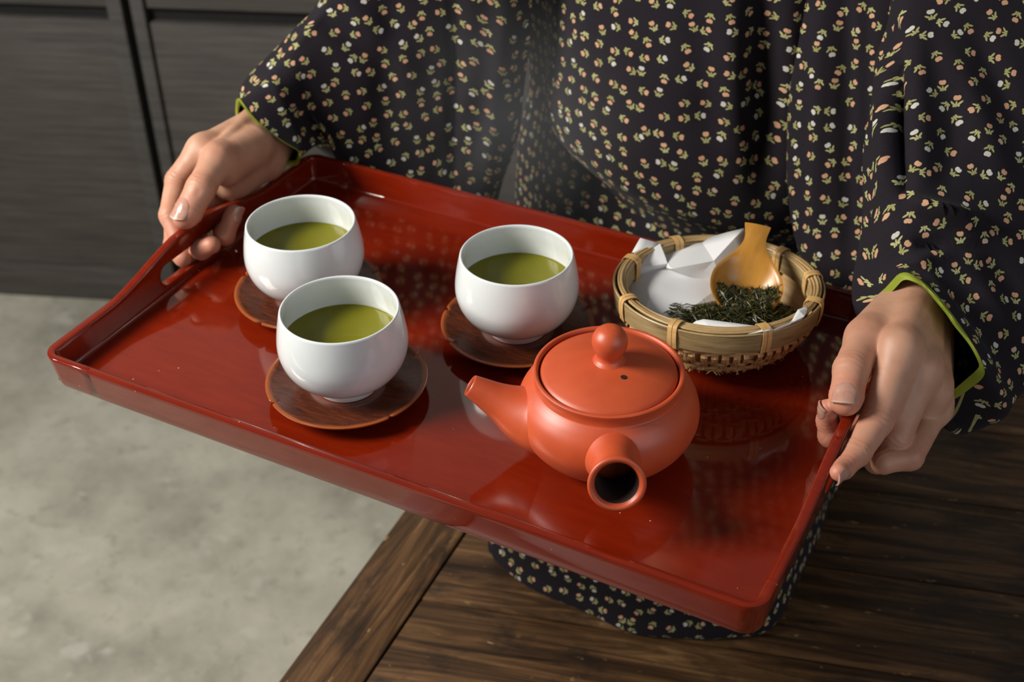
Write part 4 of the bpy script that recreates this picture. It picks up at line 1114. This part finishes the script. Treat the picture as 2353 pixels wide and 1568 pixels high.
# trunk of the garment
TR = [(-9, 2, 38, 11, 6.5), (-6.0, 2.0, 37.8, 11.4, 7.4), (-3.4, 2.2, 37.2, 12.2, 8.8), (-1.2, 2.3, 36.4, 13.6, 10.9), (.8, 2.3, 36, 14.5, 11.9), (3.6, 2.2, 36, 15.0, 12.1), (8, 2.0, 36.3, 15.0, 11.8), (16, 1.7, 36.8, 14.8, 11.2), (26, 1.5, 37.5, 14.2, 10.6), (36, 1.5, 38, 15.5, 10), (42, 1.5, 38.5, 16, 8.8), (46, 1.5, 38.5, 11, 7), (48, 1.5, 38.2, 6, 5.2)]
nu_, nv_ = 150, 110
K = catmull(np.array(TR, float), nv_); th = np.linspace(0, 2 * np.pi, nu_, endpoint=False)
G = np.zeros((nv_, nu_, 3)); uvT = np.zeros((nv_, nu_, 2)); vl = 0
for j, (z, cx, cy, a, b) in enumerate(K):
    G[j] = np.stack([cx + a * np.sin(th), cy - b * np.cos(th), np.full(nu_, z)], 1)
    if j: vl += math.hypot(z - K[j - 1][0], .8 * (b - K[j - 1][4]))
    uvT[j, :, 1] = vl
    tc_ = (th + np.pi) % (2 * np.pi) - np.pi; uvT[j, :, 0] = tc_ * 13.0 + 200
G[..., 2] -= (G[..., 0] - 2) * .16 * np.clip((9 - G[..., 2]) / 9, 0, 1)
Nn = G - np.array([2.4, 36.5, 0]); Nn[..., 2] = 0; Nn /= np.linalg.norm(Nn, axis=-1, keepdims=True)
dT = .25 * smooth_noise(G.reshape(-1, 3), .12, 2.0).reshape(nv_, nu_)
dT += creases(G, [(1232, -60, 1240, 240, .6, -.5), (1675, -60, 1690, 380, 1.2, .8), (1752, -60, 1765, 440, 1.2, -1.6), (1808, -60, 1808, 440, .8, .6), (1402, -10, 1335, 110, .22, -.3), (1385, 10, 1312, 125, .45, .25),
                  (1560, 250, 1720, 340, 1.2, -.4), (1500, 120, 1650, 220, 1.6, .35), (1320, 330, 1540, 455, 1.0, -.25), (1600, 60, 1640, 330, 1.0, -.3)])
G = G + Nn * dT[..., None]
quick('garment_top', G.reshape(-1, 3), [q[::-1] for q in grid_faces(nv_, nu_, False, True)], M['fabric'], person, uv=uvT.reshape(-1, 2))
# back of the garment, gathered at the hips
SK = [(-20, 1, 42, 19.5, 13), (-12, 1, 42, 19.5, 12), (-5, 1, 41.5, 19, 10.5), (1, 1, 41, 17.8, 9), (7, 1, 40.5, 18.3, 8), (14, 1, 40, 18.5, 7), (24, 1, 40, 18, 6), (34, 1, 39.5, 16, 5.5)]
K = catmull(np.array(SK, float), 50); th = np.linspace(0, 2 * np.pi, 110, endpoint=False); G = np.zeros((50, 110, 3)); uvS = np.zeros((50, 110, 2))
for j, (z, cx, cy, a, b) in enumerate(K):
    fo = 1 + .03 * np.sin(9 * th + 1) * (1 - j / 50)
    G[j] = np.stack([cx + a * np.sin(th) * fo, cy - b * np.cos(th) * fo, np.full(110, z)], 1)
    uvS[j, :, 0] = ((th + np.pi) % (2 * np.pi) - np.pi) * 15 + 900; uvS[j, :, 1] = z
quick('garment_back', G.reshape(-1, 3), [q[::-1] for q in grid_faces(50, 110, False, True)], M['fabric'], person, uv=uvS.reshape(-1, 2))
# lower garment spread over the kneeling legs and folded on the platform
fp = [(-6.2, 10.2), (-5.0, 8.6), (-1.4, 7.1), (3.1, 6.5), (7.3, 6.3), (10.4, 6.6), (14.5, 7.9), (17.6, 9.8), (19.7, 12.2), (20.0, 19), (19.6, 30), (20, 44), (17, 55), (6, 60), (-12, 58), (-19, 50), (-19.5, 40), (-16.5, 30), (-11.5, 20), (-7.9, 13)]
nb = 160; FPc = catmull(fp, nb, True); cen = np.array([5.0, 33.0])
lev = [(PF + .12, 1.0, 0), (PF + .9, 1.012, .05), (PF + 2.5, .995, .2), (PF + 5, .985, .5), (PF + 9, .97, .8), (PF + 12.5, .93, 1), (PF + 15, .87, 1), (PF + 17, .76, 1), (PF + 18.2, .6, 1), (PF + 18.8, .4, 1), (PF + 19, .2, 1), (PF + 19.1, .02, 1)]
LV = catmull(np.array(lev), 60); G = np.zeros((60, nb, 3)); uvK = np.zeros((60, nb, 2))
arc = np.concatenate([[0], np.cumsum(np.linalg.norm(np.diff(FPc, axis=0), axis=1))]); vl = 0
for j, (z, s, k) in enumerate(LV):
    xy = cen + (FPc - cen) * s
    zz = np.full(nb, z) - np.clip(xy[:, 1] * 0 + (14 - xy[:, 1]), 0, 9) * .22 * k
    G[j] = np.column_stack([xy, zz])
    if j: vl += np.linalg.norm(G[j] - G[j - 1], axis=1).mean()
    uvK[j, :, 0] = arc * (.4 + .6 * s) + 400; uvK[j, :, 1] = vl
uvK[..., 0] = np.where(LV[:, 1][:, None] < .9, G[..., 0] + 600, uvK[..., 0]); uvK[..., 1] = np.where(LV[:, 1][:, None] < .9, G[..., 1], uvK[..., 1])
Nk = G - np.array([5, 33, 0]); Nk[..., 2] = 0; Nk /= np.linalg.norm(Nk, axis=-1, keepdims=True) + 1e-9
G = G + Nk * (.35 * smooth_noise(G.reshape(-1, 3) * np.array([1, 1, .35]), .22, 4.0).reshape(60, nb))[..., None]
G[..., 2] = np.maximum(G[..., 2], PF + .1)
Fk = [q[::-1] for q in grid_faces(60, nb, False, True)] + [tuple(59 * nb + k for k in range(nb))]
me = bpy.data.meshes.new('lower_garment'); me.from_pydata(((G.reshape(-1, 3) - POR) * U).tolist(), [], Fk); me.materials.append(M['fabric']); me.shade_smooth()
l = me.uv_layers.new(name='UVMap'); idx = np.empty(len(me.loops), np.int32); me.loops.foreach_get('vertex_index', idx); l.data.foreach_set('uv', uvK.reshape(-1, 2)[idx].astype(np.float32).ravel())
put('lower_garment', me, person)

# ------------------------------------------------------------------ steam rising from the cups
sv, sf = box(-15, 8, 2, 19.5, 4.5, 24)
me = new_mesh('steam', sv, sf, None, smooth=0)
mt = bpy.data.materials.new('faint steam'); mt.use_nodes = True; nt = mt.node_tree; nt.nodes.clear()
ou = nt.nodes.new('ShaderNodeOutputMaterial'); vs_ = nt.nodes.new('ShaderNodeVolumeScatter'); nt.links.new(vs_.outputs[0], ou.inputs['Volume'])
vs_.inputs['Color'].default_value = (.95, .97, 1, 1); vs_.inputs['Anisotropy'].default_value = .2
tc = nt.nodes.new('ShaderNodeTexCoord'); mp = nt.nodes.new('ShaderNodeMapping'); mp.inputs['Scale'].default_value = (14, 14, 6); nt.links.new(tc.outputs['Object'], mp.inputs[0])
nz = nt.nodes.new('ShaderNodeTexNoise'); nz.inputs['Scale'].default_value = 1.0; nz.inputs['Detail'].default_value = 2; nz.inputs['Distortion'].default_value = .8; nt.links.new(mp.outputs[0], nz.inputs['Vector'])
gd = nt.nodes.new('ShaderNodeTexGradient'); gd.gradient_type = 'SPHERICAL'; mg = nt.nodes.new('ShaderNodeMapping'); mg.vector_type = 'TEXTURE'
mg.inputs['Location'].default_value = (-3.5 * U, 10.5 * U, 13 * U); mg.inputs['Scale'].default_value = (10.5 * U, 8.5 * U, 10.5 * U); nt.links.new(tc.outputs['Object'], mg.inputs[0]); nt.links.new(mg.outputs[0], gd.inputs[0])
m1 = nt.nodes.new('ShaderNodeMath'); m1.operation = 'SUBTRACT'; nt.links.new(nz.outputs[0], m1.inputs[0]); m1.inputs[1].default_value = .36; m1.use_clamp = True
m2 = nt.nodes.new('ShaderNodeMath'); m2.operation = 'MULTIPLY'; nt.links.new(m1.outputs[0], m2.inputs[0]); nt.links.new(gd.outputs[1], m2.inputs[1])
m3 = nt.nodes.new('ShaderNodeMath'); m3.operation = 'MULTIPLY'; nt.links.new(m2.outputs[0], m3.inputs[0]); m3.inputs[1].default_value = 7.5; nt.links.new(m3.outputs[0], vs_.inputs['Density'])
me.materials.append(mt)
st = put('steam', me); tag(st, 'faint haze of steam rising over the tray from the hot tea', 'steam', kind='stuff')
